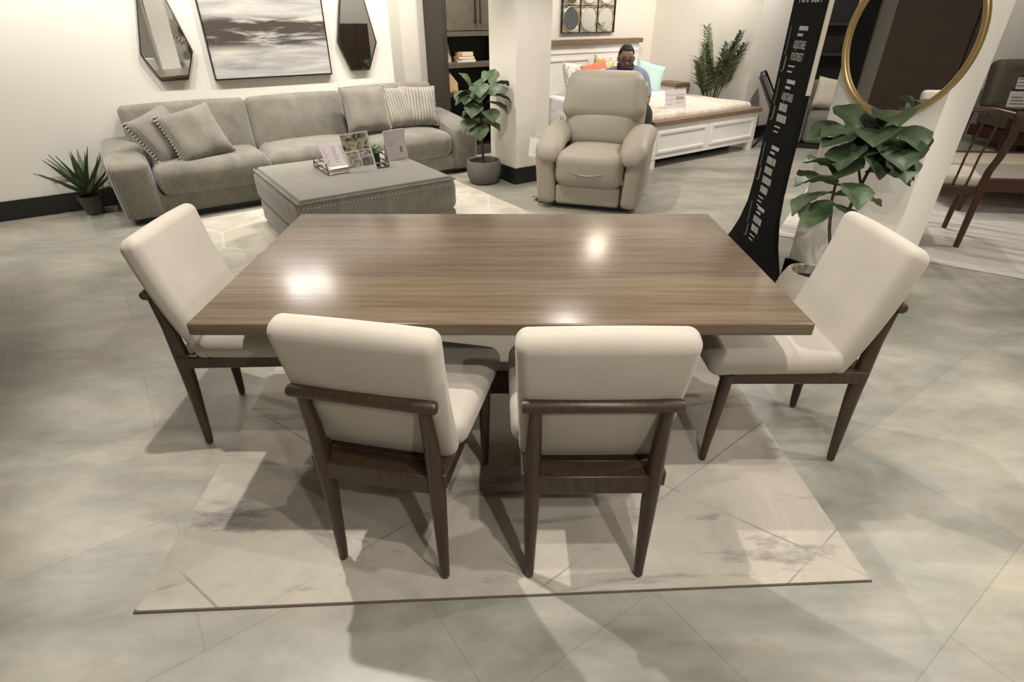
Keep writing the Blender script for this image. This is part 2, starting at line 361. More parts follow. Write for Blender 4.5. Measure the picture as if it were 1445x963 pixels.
def painting_mat():
    m, n, b = nt('abstract_seascape')
    a = N(n, 'ShaderNodeTexNoise', i_Scale=1.0, i_Detail=7.0, i_Roughness=0.6, i_Distortion=0.5)
    n.links.new(mapping(n, (0, 0, 0), (1.3, 1, 13), (0.3, 0, 0.4)), a.inputs['Vector'])
    r = ramp(n, [(0.30, (0.33, 0.31, 0.29)), (0.45, (0.48, 0.47, 0.46)), (0.55, (0.58, 0.56, 0.53)), (0.68, (0.74, 0.68, 0.58))]); n.links.new(a.outputs['Fac'], r.inputs[0])
    d = N(n, 'ShaderNodeTexNoise', i_Scale=1.0, i_Detail=6.0, i_Roughness=0.65, i_Distortion=0.6)
    n.links.new(mapping(n, (0, 0, 0), (1.5, 1, 11), (5.3, 0, 2.4)), d.inputs['Vector'])
    tc = N(n, 'ShaderNodeTexCoord'); sp = N(n, 'ShaderNodeSeparateXYZ'); n.links.new(tc.outputs['Object'], sp.inputs[0])
    band = N(n, 'ShaderNodeMapRange', interpolation_type='SMOOTHSTEP'); band.inputs[1].default_value = -0.11; band.inputs[2].default_value = -0.02
    n.links.new(sp.outputs['Z'], band.inputs[0])
    band2 = N(n, 'ShaderNodeMapRange', interpolation_type='SMOOTHSTEP'); band2.inputs[1].default_value = 0.22; band2.inputs[2].default_value = 0.15
    n.links.new(sp.outputs['Z'], band2.inputs[0])
    rd = ramp(n, [(0.40, (0, 0, 0)), (0.52, (1, 1, 1))]); n.links.new(d.outputs['Fac'], rd.inputs[0])
    mm = N(n, 'ShaderNodeMath', operation='MULTIPLY'); n.links.new(band.outputs[0], mm.inputs[0]); n.links.new(band2.outputs[0], mm.inputs[1])
    m2 = N(n, 'ShaderNodeMath', operation='MULTIPLY'); n.links.new(mm.outputs[0], m2.inputs[0]); n.links.new(rd.outputs[0], m2.inputs[1])
    n.links.new(mixc(n, m2.outputs[0], r.outputs[0], (0.075, 0.062, 0.05)), b.inputs['Base Color']); b.inputs['Roughness'].default_value = 0.5
    return m
M['painting'] = painting_mat()

# ------------------------------------------------------------------ mesh helpers
def new_obj(name, me, mat=None, parent=None):
    o = bpy.data.objects.new(name, me); COL.objects.link(o)
    if mat is not None and len(me.materials) == 0: me.materials.append(M[mat] if isinstance(mat, str) else mat)
    if parent is not None: o.parent = parent
    return o
def obj(name, bm, mat, parent=None, smooth=True, bevel=0.0, segs=2, angle=40):
    bmesh.ops.recalc_face_normals(bm, faces=bm.faces)
    me = bpy.data.meshes.new(name); bm.to_mesh(me); bm.free()
    o = new_obj(name, me, mat, parent)
    if smooth:
        me.polygons.foreach_set('use_smooth', [True] * len(me.polygons))
        me.set_sharp_from_angle(angle=R(angle))
    if bevel:
        md = o.modifiers.new('bevel', 'BEVEL'); md.width = bevel; md.segments = segs; md.limit_method = 'ANGLE'; md.angle_limit = R(35)
    return o
def tag(o, label, cat, group=None):
    o['label'] = label; o['category'] = cat
    if group: o['group'] = group
    return o
def thing(name, label, cat, loc=(0, 0, 0), rotz=0.0, group=None):
    o = bpy.data.objects.new(name, None); COL.objects.link(o); o.empty_display_size = 0.1
    o.location = loc; o.rotation_euler = (0, 0, rotz)
    return tag(o, label, cat, group)
def struct(name, bm, mat, **kw):
    o = obj(name, bm, mat, None, **kw); o['kind'] = 'structure'; return o
def box(bm, x0, x1, y0, y1, z0, z1, mat=None):
    vs = [bm.verts.new((x, y, z)) for z in (z0, z1) for y in (y0, y1) for x in (x0, x1)]
    if mat is not None:
        for v in vs: v.co = mat @ v.co
    for f in ((0, 2, 3, 1), (4, 5, 7, 6), (0, 1, 5, 4), (2, 6, 7, 3), (0, 4, 6, 2), (1, 3, 7, 5)):
        bm.faces.new([vs[i] for i in f])
    return vs
def boxm(*a, **k):
    bm = bmesh.new(); box(bm, *a, **k); return bm
def sbox(s0, s1, d0, d1, z0, z1):           # box in the shop's wall frame, world coordinates
    bm = bmesh.new()
    vs = box(bm, s0, s1, d0, d1, z0, z1)
    for v in vs: v.co = S(v.co.x, v.co.y, v.co.z)
    return bm
def ring_pts(c, t, r, n, up=None, ry=None):
    t = t.normalized()
    if up is None: up = Vector((0, 0, 1)) if abs(t.z) < 0.9 else Vector((0, 1, 0))
    a = t.cross(up).normalized(); b = a.cross(t).normalized()
    ry = r if ry is None else ry
    return [c + a * (r * math.cos(2 * PI * k / n)) + b * (ry * math.sin(2 * PI * k / n)) for k in range(n)]
def tube(bm, pts, rad, n=10, caps=True, up=None, rady=None):
    pts = [Vector(p) for p in pts]
    rr = rad if isinstance(rad, (list, tuple)) else [rad] * len(pts)
    ry = rady if isinstance(rady, (list, tuple)) else ([rady] * len(pts) if rady else rr)
    rings = []
    for i, p in enumerate(pts):
        t = (pts[min(i + 1, len(pts) - 1)] - pts[max(i - 1, 0)])
        rings.append([bm.verts.new(q) for q in ring_pts(p, t, rr[i], n, up, ry[i])])
    for a, b in zip(rings, rings[1:]):
        for k in range(n): bm.faces.new((a[k], a[(k + 1) % n], b[(k + 1) % n], b[k]))
    if caps:
        bm.faces.new(rings[0][::-1]); bm.faces.new(rings[-1])
def rod(bm, a, b, r0, r1=None, n=12, round_=True):   # round-ended tapering rod
    a, b = Vector(a), Vector(b); r1 = r0 if r1 is None else r1
    L = (b - a).length; t = (b - a) / L
    if round_:
        pts = [a, a + t * r0 * 0.12, a + t * r0 * 0.5, b - t * r1 * 0.5, b - t * r1 * 0.12, b]
        rr = [r0 * 0.6, r0 * 0.85, r0, r1, r1 * 0.85, r1 * 0.6]
        tube(bm, pts, rr, n)
    else: tube(bm, [a, b], [r0, r1], n)
def lathe(bm, prof, n=28, c=(0, 0, 0), close=False):
    rings = []
    for r, z in prof:
        if r < 1e-5: rings.append([bm.verts.new((c[0], c[1], c[2] + z))])
        else: rings.append([bm.verts.new((c[0] + r * math.cos(2 * PI * k / n), c[1] + r * math.sin(2 * PI * k / n), c[2] + z)) for k in range(n)])
    for a, b in zip(rings, rings[1:]):
        if len(a) == 1 and len(b) == 1: continue
        for k in range(n):
            k2 = (k + 1) % n
            if len(a) == 1: bm.faces.new((a[0], b[k2], b[k]))
            elif len(b) == 1: bm.faces.new((a[k], a[k2], b[0]))
            else: bm.faces.new((a[k], a[k2], b[k2], b[k]))
def rbox(sx, sy, sz, r, m=4, inner=5, puff=(0, 0, 0), mat=None, bm=None, fn=None):
    """rounded cushion-like box centred on the origin"""
    own = bm is None
    if own: bm = bmesh.new()
    H = (sx / 2, sy / 2, sz / 2)
    r = min(r, *[h * 0.98 for h in H])
    def samples(h):
        a = [h - r + r * math.tan(PI / 4 * k / m) for k in range(m + 1)]
        mid = [-(h - r) + 2 * (h - r) * k / inner for k in range(1, inner)]
        return [-x for x in a[::-1]] + mid + a
    sm = [samples(h) for h in H]
    start = len(bm.verts)
    cache = {}
    def vert(p):
        key = tuple(round(x, 6) for x in p)
        if key in cache: return cache[key]
        inn = Vector([max(-(H[i] - r), min(H[i] - r, p[i])) for i in range(3)])
        d = Vector(p) - inn
        q = inn + d.normalized() * r if d.length > 1e-9 else Vector(p)
        u = [max(-1, min(1, q[i] / H[i])) for i in range(3)]
        q2 = q.copy()
        for ax in range(3):
            if puff[ax]:
                o1, o2 = [k for k in range(3) if k != ax]
                q2[ax] += puff[ax] * u[ax] * (1 - u[o1] ** 2) * (1 - u[o2] ** 2)
        if fn: q2 = fn(q2)
        if mat is not None: q2 = mat @ q2
        v = bm.verts.new(q2); cache[key] = v
        return v
    for ax in range(3):
        o1, o2 = [k for k in range(3) if k != ax]
        for sgn in (-1, 1):
            g = []
            for a in sm[o1]:
                row = []
                for b in sm[o2]:
                    p = [0, 0, 0]; p[ax] = sgn * H[ax]; p[o1] = a; p[o2] = b
                    row.append(vert(p))
                g.append(row)
            for i in range(len(g) - 1):
                for j in range(len(g[0]) - 1):
                    q = [g[i][j], g[i + 1][j], g[i + 1][j + 1], g[i][j + 1]]
                    if len(set(q)) >= 3:
                        try: bm.faces.new(list(dict.fromkeys(q)))
                        except ValueError: pass
    return bm
def T(x=0, y=0, z=0, rx=0, ry=0, rz=0):
    return Matrix.Translation((x, y, z)) @ Euler((rx, ry, rz)).to_matrix().to_4x4()
def prism(bm, outline, y0, y1, mat=None):   # outline in x,z, extruded in y
    a = [bm.verts.new((x, y0, z)) for x, z in outline]; b = [bm.verts.new((x, y1, z)) for x, z in outline]
    if mat is not None:
        for v in a + b: v.co = mat @ v.co
    n = len(a)
    bm.faces.new(a); bm.faces.new(b[::-1])
    for k in range(n): bm.faces.new((a[k], b[k], b[(k + 1) % n], a[(k + 1) % n]))
def frame_prism(bm, outer, inner, y0, y1):
    n = len(outer)
    vs = [[bm.verts.new((x, y, z)) for x, z in o] for y in (y0, y1) for o in (outer, inner)]
    ao, ai, bo, bi = vs
    for k in range(n):
        k2 = (k + 1) % n
        bm.faces.new((ao[k], ao[k2], ai[k2], ai[k])); bm.faces.new((bo[k], bi[k], bi[k2], bo[k2]))
        bm.faces.new((ao[k], bo[k], bo[k2], ao[k2])); bm.faces.new((ai[k], ai[k2], bi[k2], bi[k]))
def rect(x0, x1, z0, z1): return [(x0, z0), (x1, z0), (x1, z1), (x0, z1)]
def text_mesh(body, size, extrude=0.0004):
    cu = bpy.data.curves.new('lettering', 'FONT'); cu.body = body; cu.size = size; cu.extrude = extrude; cu.resolution_u = 2
    o = bpy.data.objects.new('lettering', cu); COL.objects.link(o)
    dg = bpy.context.evaluated_depsgraph_get(); dg.update()
    me = bpy.data.meshes.new_from_object(o.evaluated_get(dg))
    bpy.data.objects.remove(o); bpy.data.curves.remove(cu)
    return me
def push_out(bm, p0, n, gap=0.012):          # keep leaves on the room side of a wall
    p0 = Vector(p0); n = Vector(n).normalized()
    for v in bm.verts:
        d = (v.co - p0).dot(n)
        if d < gap: v.co += n * (gap - d + 0.0015 * (hash(round(v.co.x * 1e4)) % 5) - 0.06 * min(0, d) * 0.2)
def copy_tree(o, parent=None):
    c = o.copy(); COL.objects.link(c)
    if parent is not None: c.parent = parent
    for ch in list(o.children): copy_tree(ch, c)
    return c
def sthing(name, label, cat, s, d, z=0, rot=0.0, group=None):   # local x runs along the wall, -y faces the room
    return thing(name, label, cat, S(s, d, z), YAW + rot, group)

# ------------------------------------------------------------------ the room
CH = 2.9
struct('floor', boxm(-8, 13, -6, 15, -0.1, 0), 'floor', smooth=False)
struct('ceiling', boxm(-8, 13, -6, 15, CH, CH + 0.1), 'ceil', smooth=False)
struct('wall_back', sbox(-1.6, 3.24, -0.6, 0, 0, CH), 'wall', smooth=False)
struct('wall_bedroom', sbox(3.24, 7.72, -0.6, -0.3, 0, CH), 'bed_wall', smooth=False)
struct('wall_end', sbox(7.70, 9.15, -0.6, 1.5, 0, CH), 'white_wall', smooth=False)
struct('wall_left', sbox(-1.9, -1.6, -0.6, 9.5, 0, CH), 'wall', smooth=False)
struct('wall_near', sbox(-1.9, 10.5, 9.0, 9.3, 0, CH), 'wall', smooth=False)
struct('baseboard_left', sbox(-1.6, 3.255, 0, 0.015, 0, 0.165), 'black', smooth=False)
struct('baseboard_bedroom', sbox(3.255, 7.70, -0.3, -0.285, 0, 0.165), 'black', smooth=False)
struct('baseboard_end', sbox(7.685, 9.165, 1.5, 1.515, 0, 0.165), 'black', smooth=False)
# square pillar behind the ottoman, and the column with the round mirror
def pillar(name, base_name, cx, cy, lu, lw, mat):
    """nearest corner at cx,cy ; lu along the wall direction, lw away from the room"""
    bm = bmesh.new()
    c = Vector((cx, cy, 0)); u = Vector((UX, UY, 0)); v = Vector((-WX, -WY, 0))
    def blk(bm, e, z0, z1):
        q = [c - u * e - v * e, c + u * (lu + e) - v * e, c + u * (lu + e) + v * (lw + e), c - u * e + v * (lw + e)]
        a = [bm.verts.new(p + Vector((0, 0, z0))) for p in q]; b = [bm.verts.new(p + Vector((0, 0, z1))) for p in q]
        bm.faces.new(a[::-1]); bm.faces.new(b)
        for k in range(4): bm.faces.new((a[k], a[(k + 1) % 4], b[(k + 1) % 4], b[k]))
    blk(bm, 0, 0, CH); struct(name, bm, mat, smooth=False)
    bm = bmesh.new(); blk(bm, 0.016, 0, 0.165); struct(base_name, bm, 'black', smooth=False)
pillar('wall_pillar', 'baseboard_pillar', 0.04, 5.87, 0.42, 0.47, 'gloss_wall')
pillar('wall_column', 'baseboard_column', 2.16, 2.96, 0.40, 0.56, 'white_wall')
struct('wall_right', boxm(6.35, 12.5, 8.55, 8.75, 0, CH), 'white_wall', smooth=False)
struct('wall_far', boxm(3.2, 6.6, 11.2, 11.4, 0, CH), 'dark_zone', smooth=False)

# ------------------------------------------------------------------ dining table
def dining_table():
    t = thing('dining_table', 'long dark-stained wooden dining table with a glossy top and trestle base, between the cream chairs', 'table', (-0.034, 1.97, 0.0), 0)
    obj('tabletop', rbox(1.893, 1.057, 0.042, 0.006, m=2, inner=2, mat=T(z=0.739)), 'table', t)
    bm = boxm(-0.62, 0.62, -0.30, 0.30, 0.665, 0.718)
    obj('apron', bm, 'walnut', t, bevel=0.004)
    for sx in (-0.48, 0.48):
        bm = bmesh.new()
        prism(bm, [(-0.30, 0.09), (0.30, 0.09), (0.24, 0.66), (-0.24, 0.66)], sx - 0.05, sx + 0.05, mat=Matrix(((0, 1, 0, 0), (1, 0, 0, 0), (0, 0, 1, 0), (0, 0, 0, 1))))
        obj('leg', bm, 'walnut', t, bevel=0.008)
        bm = boxm(sx - 0.06, sx + 0.06, -0.36, 0.36, 0.006, 0.09)
        obj('foot', bm, 'walnut', t, bevel=0.012)
    obj('stretcher', boxm(-0.43, 0.43, -0.04, 0.04, 0.14, 0.26), 'walnut', t, bevel=0.006)
dining_table()

# ------------------------------------------------------------------ dining chairs
def make_chair(label):
    t = thing('dining_chair', label, 'chair', (0, 0, 0), 0, 'cream dining chairs around the dark table')
    # seat cushion
    def seatf(p):
        q = p.copy(); k = (p.y + 0.24) / 0.48
        q.x *= 0.97 + 0.03 * (1 - k); q.z += -0.012 * max(0, (0.25 - (k))) * 2
        return q
    obj('seat', rbox(0.475, 0.48, 0.095, 0.042, m=5, inner=6, puff=(0.004, 0.006, 0.014), fn=seatf, mat=T(y=-0.09, z=0.487)), 'linen', t)
    # upholstered back : leaning slab
    lean = math.atan2(0.130, 0.43)
    def backf(p):
        q = p.copy(); k = (p.z + 0.2525) / 0.505
        q.x *= 0.93 + 0.08 * k; q.y += -0.012 * (1 - (p.x / 0.22) ** 2) * 0
        q.y -= 0.018 * (1 - (2 * k - 1) ** 2) * -1
        return q
    b = obj('backrest', rbox(0.445, 0.080, 0.505, 0.034, m=5, inner=7, puff=(0.0, 0.008, 0.006), fn=backf, mat=T(y=0.203, z=0.667, rx=-lean)), 'linen', t)
    for sx in (-1, 1):
        bm = bmesh.new()
        tube(bm, [(sx * 0.176, 0.262, 0), (sx * 0.176, 0.262, 0.006), (sx * 0.175, 0.26, 0.03), (sx * 0.173, 0.252, 0.30), (sx * 0.172, 0.252, 0.42), (sx * 0.171, 0.262, 0.56), (sx * 0.170, 0.284, 0.692)],
             [0.011, 0.0145, 0.0155, 0.0225, 0.0245, 0.021, 0.0165], 14, rady=[0.011, 0.0145, 0.016, 0.026, 0.030, 0.024, 0.017])
        obj('leg', bm, 'walnut', t)
        bm = bmesh.new()
        tube(bm, [(sx * 0.178, -0.262, 0), (sx * 0.178, -0.262, 0.006), (sx * 0.178, -0.262, 0.03), (sx * 0.186, -0.25, 0.30), (sx * 0.190, -0.245, 0.435)],
             [0.010, 0.0135, 0.0145, 0.0215, 0.0245], 14)
        obj('leg', bm, 'walnut', t)
    bm = bmesh.new()
    for sx in (-1, 1): box(bm, sx * 0.192 - 0.014, sx * 0.192 + 0.014, -0.25, 0.262, 0.392, 0.442)
    box(bm, -0.18, 0.18, -0.262, -0.235, 0.392, 0.442)
    box(bm, -0.172, 0.172, 0.205, 0.272, 0.372, 0.438); box(bm, -0.178, 0.178, -0.235, 0.205, 0.415, 0.437)
    obj('seat_frame', bm, 'walnut', t, bevel=0.005)
    bm = bmesh.new(); rod(bm, (-0.207, 0.287, 0.700), (0.207, 0.287, 0.700), 0.0185, n=16)
    obj('back_rail', bm, 'walnut', t)
    return t
c0 = make_chair('cream dining chair on the near side, left of the two, back turned and angled right')
place = [((-0.334, 1.422), R(168.5), None),
         ((0.228, 1.397), R(180.5), 'cream upholstered dining chair on the near side, right of the two, back squarely turned'),
         ((1.033, 1.850), R(-90), 'cream upholstered dining chair at the right end of the dark table, beside the beige pot'),
         ((-1.020, 1.960), R(92), 'cream upholstered dining chair at the left end of the dark table, nearest the sofa arm')]
for i, ((x, y), a, lb) in enumerate(place):
    c = c0 if i == 0 else copy_tree(c0)
    if lb: c['label'] = lb
    c.location = (x, y, 0.006 if i < 2 else 0.002); c.rotation_euler = (0, 0, a)

# ------------------------------------------------------------------ rugs
def rug(name, label, cx, cy, sx, sy, rz, mat, h, edge=None):
    t = thing(name, label, 'rug', (cx, cy, 0), rz)
    obj('pile', rbox(sx, sy, h, h * 0.45, m=2, inner=3, mat=T(z=h / 2)), mat, t)
    if edge:
        bm = bmesh.new()
        x, y = sx / 2, sy / 2
        tube(bm, [(-x, -y, h * 0.5), (-x + 0.01, -y - 0.002, h * 0.5), (0, -y - 0.002, h * 0.5), (x, -y - 0.002, h * 0.5)], [0.007, 0.0045, 0.0035, 0.0035], 8)
        obj('edge_binding', bm, edge, t)
    return t
rug('area_rug', 'pale marbled rug with dark streaks under the dark dining table', -0.035, 1.862, 2.293, 1.60, R(2.7), 'rug', 0.006, 'rug_edge')
p = S(1.92, 2.1); rug('area_rug', 'cream carved rug under the square grey ottoman', p.x, p.y, 2.84, 2.3, YAW, 'rug2', 0.012)
ca, sa = math.cos(R(-33)), math.sin(R(-33))
rug('area_rug', 'white streaked rug behind the mirror column, under the spindle-back chair', 2.15 + ca * 2.2 - sa * 1.3, 4.30 + sa * 2.2 + ca * 1.3, 4.4, 2.6, R(-33), 'rug3', 0.01)

# ------------------------------------------------------------------ sofa
def sofa():
    L = 3.46; t = sthing('sofa', 'long grey corduroy sofa with rounded arms against the cream wall', 'sofa', 2.06, 0.43)
    # local: x along wall, y>0 to the wall ; depth 0.82
    obj('base', rbox(L - 0.50, 0.74, 0.17, 0.02, m=2, inner=2, mat=T(y=0.0, z=0.135)), 'cord', t)
    obj('plinth', boxm(-L / 2 + 0.06, L / 2 - 0.06, -0.34, 0.34, 0.0, 0.055), 'black', t)
    def armf(sgn):
        def f(p):
            q = p.copy(); k = (p.y + 0.41) / 0.82          # 0 at the front
            top = (p.z + 0.28) / 0.56
            q.z += top * (0.11 * k - 0.05)
            q.x += sgn * 0.03 * top * (1 - k)
            return q
        return f
    for sgn in (-1, 1):
        obj('arm', rbox(0.30, 0.82, 0.50, 0.055, m=5, inner=6, puff=(0.012, 0.01, 0.012), fn=armf(sgn), mat=T(x=sgn * (L / 2 - 0.15), z=0.30)), 'cord', t)
    w_ = (L - 0.60) / 3
    for i in range(3):
        x = -L / 2 + 0.30 + w_ * (i + 0.5)
        obj('seat_cushion', rbox(w_ - 0.004, 0.70, 0.245, 0.085, m=5, inner=6, puff=(0.0, 0.012, 0.035), mat=T(x=x, y=-0.075, z=0.33)), 'cord', t)
        hgt = 0.50 + (0.03 if i == 2 else 0)
        obj('back_cushion', rbox(w_ + 0.10 - 0.004 if i != 1 else w_ - 0.004, 0.20, hgt, 0.05, m=5, inner=6, puff=(0.0, 0.03, 0.015), mat=T(x=x + (-0.05 if i == 0 else 0.05 if i == 2 else 0), y=0.27, z=0.61 + (hgt - 0.5) / 2, rx=-0.20)), 'cord', t)
    obj('back_frame', rbox(L - 0.62, 0.12, 0.62, 0.04, m=3, inner=2, mat=T(y=0.345, z=0.40)), 'cord', t)
    return t
sofa()
def cushion_pillow(name, label, loc, size, rot, mat, cat='pillow', group=None, stitched=True, thick=0.17, sides=(1,)):
    """square scatter pillow: knife edges, puffed middle, pinched corners, optional whip-stitched edge"""
    o = bpy.data.objects.new(name, None); COL.objects.link(o); tag(o, label, cat, group)
    o.location = loc; o.rotation_euler = rot
    n = 16; bm = bmesh.new(); h = size / 2
    grids = []
    for sgn in (1, -1):
        g = []
        for i in range(n + 1):
            row = []
            for j in range(n + 1):
                u, v = -1 + 2 * i / n, -1 + 2 * j / n
                prof = (max(0, (1 - u ** 4)) * max(0, (1 - v ** 4))) ** 0.55
                cn = 1.0 - 0.07 * (1 - abs(v) ** 2) * abs(u) ** 3; cm = 1.0 - 0.07 * (1 - abs(u) ** 2) * abs(v) ** 3
                yy = sgn * (thick / 2 * prof * (1 + 0.08 * math.sin(5 * u + 2 * v)))
                edge = i in (0, n) or j in (0, n)
                if edge and sgn == -1: row.append(grids[0][i][j])
                else: row.append(bm.verts.new((u * h * cn, yy if not edge else 0, v * h * cm)))
            g.append(row)
        grids.append(g)
    for g in grids:
        for i in range(n):
            for j in range(n): bm.faces.new((g[i][j], g[i + 1][j], g[i + 1][j + 1], g[i][j + 1]))
    obj('cover', bm, mat, o, angle=80)
    if stitched:
        bm = bmesh.new(); k = 17
        for sd in sides:
            for i in range(k):
                v = -0.95 + 1.9 * i / (k - 1)
                e = h * (1 - 0.07 * (1 - v * v)) * sd
                tube(bm, [(e - sd * 0.038, -0.018, v * h), (e, -0.007, v * h), (e + sd * 0.004, 0, v * h), (e, 0.007, v * h), (e - sd * 0.038, 0.018, v * h)], 0.0065, 6)
        obj('stitched_edge', bm, 'stitch', o)
    return o
gp = 'stitched grey pillows on the sofa'
def sofa_pillow(label, s, d, z, size, rx, ry, rz, mat, sides):
    cushion_pillow('throw_pillow', label, S(s, d, z), size, Euler((rx, ry, YAW + rz)), mat, 'pillow', gp, True, 0.18, sides)
sofa_pillow('grey corduroy pillow leaning on the left sofa arm, behind another pillow', 0.80, 0.47, 0.63, 0.46, R(-28), R(-14), R(38), 'cord_pillow', (-1,))
sofa_pillow('grey velvety pillow in front of the one leaning on the left sofa arm', 1.04, 0.60, 0.645, 0.47, R(-30), R(-10), R(12), 'cord_pillow', (-1,))
sofa_pillow('large grey corduroy pillow left of three at the right end of the sofa', 2.68, 0.47, 0.70, 0.47, R(-22), 0, R(-6), 'cord_pillow', (1,))
sofa_pillow('pale wide-ribbed pillow in the middle of three at the right end of the sofa', 3.05, 0.40, 0.685, 0.44, R(-24), R(4), R(14), 'cord_light', (1,))
sofa_pillow('pale grey pillow leaning on the right sofa arm', 3.31, 0.40, 0.68, 0.43, R(-22), R(3), R(-10), 'cord_light', (1,))

# ------------------------------------------------------------------ ottoman and what lies on it
def ottoman():
    t = sthing('ottoman', 'big square grey corduroy ottoman in front of the sofa', 'ottoman', 1.915, 1.955)
    obj('base', rbox(1.22, 1.22, 0.19, 0.025, m=3, inner=3, mat=T(z=0.125)), 'cord', t)
    obj('cushion', rbox(1.25, 1.25, 0.26, 0.07, m=5, inner=8, puff=(0.008, 0.008, 0.02), mat=T(z=0.335)), 'cord', t)
    obj('top_panel', rbox(1.16, 1.16, 0.03, 0.012, m=3, inner=6, puff=(0, 0, 0.012), mat=T(z=0.4595)), 'velvet', t)
    bm = bmesh.new(); h = 0.607; z = 0.452
    pts = []
    for (x, y) in ((-h, -h), (h, -h), (h, h), (-h, h), (-h, -h)): pts.append((x, y, z))
    for a, b in zip(pts, pts[1:]): rod(bm, a, b, 0.007, n=8)
    obj('piping', bm, 'cord_plain', t)
    bm = bmesh.new()
    for i in range(44):
        x = -0.58 + 1.16 * i / 43
        rod(bm, (x, -0.630, 0.418), (x + 0.004, -0.630, 0.428), 0.005, n=6)
    o = obj('edge_stitching', bm, 'stitch', t)
    for sx in (-0.52, 0.52):
        for sy in (-0.52, 0.52):
            obj('foot', boxm(sx - 0.04, sx + 0.04, sy - 0.04, sy + 0.04, 0.012, 0.035), 'black', t)
ottoman()
OT = 0.478
def ottoman_things():
    t = sthing('tray', 'bronze metal tray with raised end handles on the ottoman', 'tray', 1.96, 1.86, OT)
    obj('tray_base', boxm(-0.25, 0.25, -0.17, 0.17, 0.001, 0.008), 'mirror', t)
    bm = bmesh.new()
    for z in (0.012, 0.045):
        for a, b in (((-0.25, -0.17), (0.25, -0.17)), ((0.25, -0.17), (0.25, 0.17)), ((0.25, 0.17), (-0.25, 0.17)), ((-0.25, 0.17), (-0.25, -0.17))):
            rod(bm, (a[0], a[1], z), (b[0], b[1], z), 0.006, n=8)
    for x in (-0.25, 0.25):
        for y in (-0.17, 0.17): rod(bm, (x, y, 0.005), (x, y, 0.05), 0.006, n=8)
    obj('rim', bm, 'chrome', t)
    for x in (-0.25, 0.25):
        bm = bmesh.new(); tube(bm, [(x, -0.16, 0.045), (x, -0.15, 0.085), (x, -0.1, 0.095), (x, 0.1, 0.095), (x, 0.15, 0.085), (x, 0.16, 0.045)], 0.007, 8)
        obj('handle', bm, 'chrome', t)
    b = sthing('book', 'white book lying in the tray on the ottoman', 'book', 1.845, 1.90, OT + 0.009)
    obj('cover', rbox(0.20, 0.22, 0.034, 0.003, m=2, inner=2, mat=T(z=0.018)), 'white', b)
    obj('pages', boxm(-0.096, 0.102, -0.112, -0.1085, 0.005, 0.031), 'cream_plastic', b)
    c = sthing('price_card', 'pale pink printed card propped above the white book in the tray', 'card', 1.855, 1.865, OT + 0.046, 0.0)
    tl = T(rx=R(-48))
    obj('sheet', boxm(-0.115, 0.115, -0.002, 0.002, 0.0, 0.21, mat=T(y=-0.06, z=0.001, rx=R(-48))), 'pinkcard', c)
    bm = bmesh.new()
    random.seed(3)
    for i in range(8):
        zz = 0.03 + 0.02 * i
        for k in range(3):
            x0 = -0.10 + 0.07 * k; box(bm, x0, x0 + random.uniform(0.012, 0.045), -0.0026, -0.002, zz, zz + 0.004, mat=T(y=-0.06, z=0.001, rx=R(-48)))
    obj('print', bm, 'ink', c)
    # catalogue sheet with a grid of room pictures
    k = sthing('catalog_sheet', 'tall printed sheet of room pictures leaning on the front of the tray', 'sheet', 1.985, 2.055, OT, R(-6))
    mt = T(rx=R(-22), ry=R(-3))
    obj('paper', boxm(-0.11, 0.11, -0.0015, 0.0015, 0.0005, 0.305, mat=mt), 'white', k)
    def pic(x0, x1, z0, z1, ca, cb, sc):
        m, n, b = nt('room_picture')
        nz = N(n, 'ShaderNodeTexNoise', i_Scale=sc, i_Detail=4.0, i_Distortion=1.5); n.links.new(mapping(n), nz.inputs['Vector'])
        r = ramp(n, [(0.35, ca), (0.55, cb), (0.68, (0.62, 0.55, 0.38))]); n.links.new(nz.outputs['Fac'], r.inputs[0]); n.links.new(r.outputs[0], b.inputs['Base Color'])
        bm = boxm(x0, x1, -0.0022, -0.0015, z0, z1, mat=mt); obj('picture', bm, m, k, smooth=False)
    pic(-0.11, 0.095, 0.172, 0.294, (0.05, 0.045, 0.04), (0.55, 0.48, 0.30), 18)
    pic(-0.092, -0.008, 0.104, 0.160, (0.16, 0.14, 0.12), (0.58, 0.52, 0.42), 30)
    pic(0.004, 0.095, 0.110, 0.165, (0.06, 0.055, 0.05), (0.66, 0.63, 0.60), 30)
    pic(-0.092, 0.0, 0.045, 0.102, (0.12, 0.10, 0.08), (0.60, 0.52, 0.40), 30)
    pic(0.008, 0.098, 0.045, 0.108, (0.09, 0.09, 0.085), (0.26, 0.26, 0.23), 30)
    # succulent
    s = sthing('succulent', 'small green succulent in a square black pot at the right end of the tray', 'plant', 2.135, 1.87, OT + 0.009, 0.2)
    obj('pot', rbox(0.10, 0.10, 0.095, 0.008, m=2, inner=2, mat=T(z=0.0475)), 'pot_black', s)
    bm = bmesh.new(); random.seed(5)
    for lay, (cnt, el, ln) in enumerate(((11, 12, 0.105), (10, 35, 0.095), (7, 60, 0.075))):
        for i in range(cnt):
            blade(bm, (0, 0, 0.095), 2 * PI * i / cnt + lay * 0.4 + random.uniform(-0.1, 0.1), R(el), ln, 0.026, 0.25, 0.006)
    obj('leaves', bm, 'succ_leaf', s)
    # tent card on the right
    c = sthing('price_card', 'pale pink folded price card standing on the right back of the ottoman', 'card', 2.40, 1.76, OT, R(12))
    for sg in (-1, 1):
        mt2 = T(y=sg * 0.028, rx=R(sg * 10))
        bm = boxm(-0.105, 0.105, -0.0015, 0.0015, 0.0005, 0.24, mat=mt2)
        obj('panel', bm, 'pinkcard', c)
    bm = bmesh.new()
    mt2 = T(y=-0.028, rx=R(-10))
    box(bm, 0.035, 0.062, -0.0023, -0.0015, 0.05, 0.10, mat=mt2)
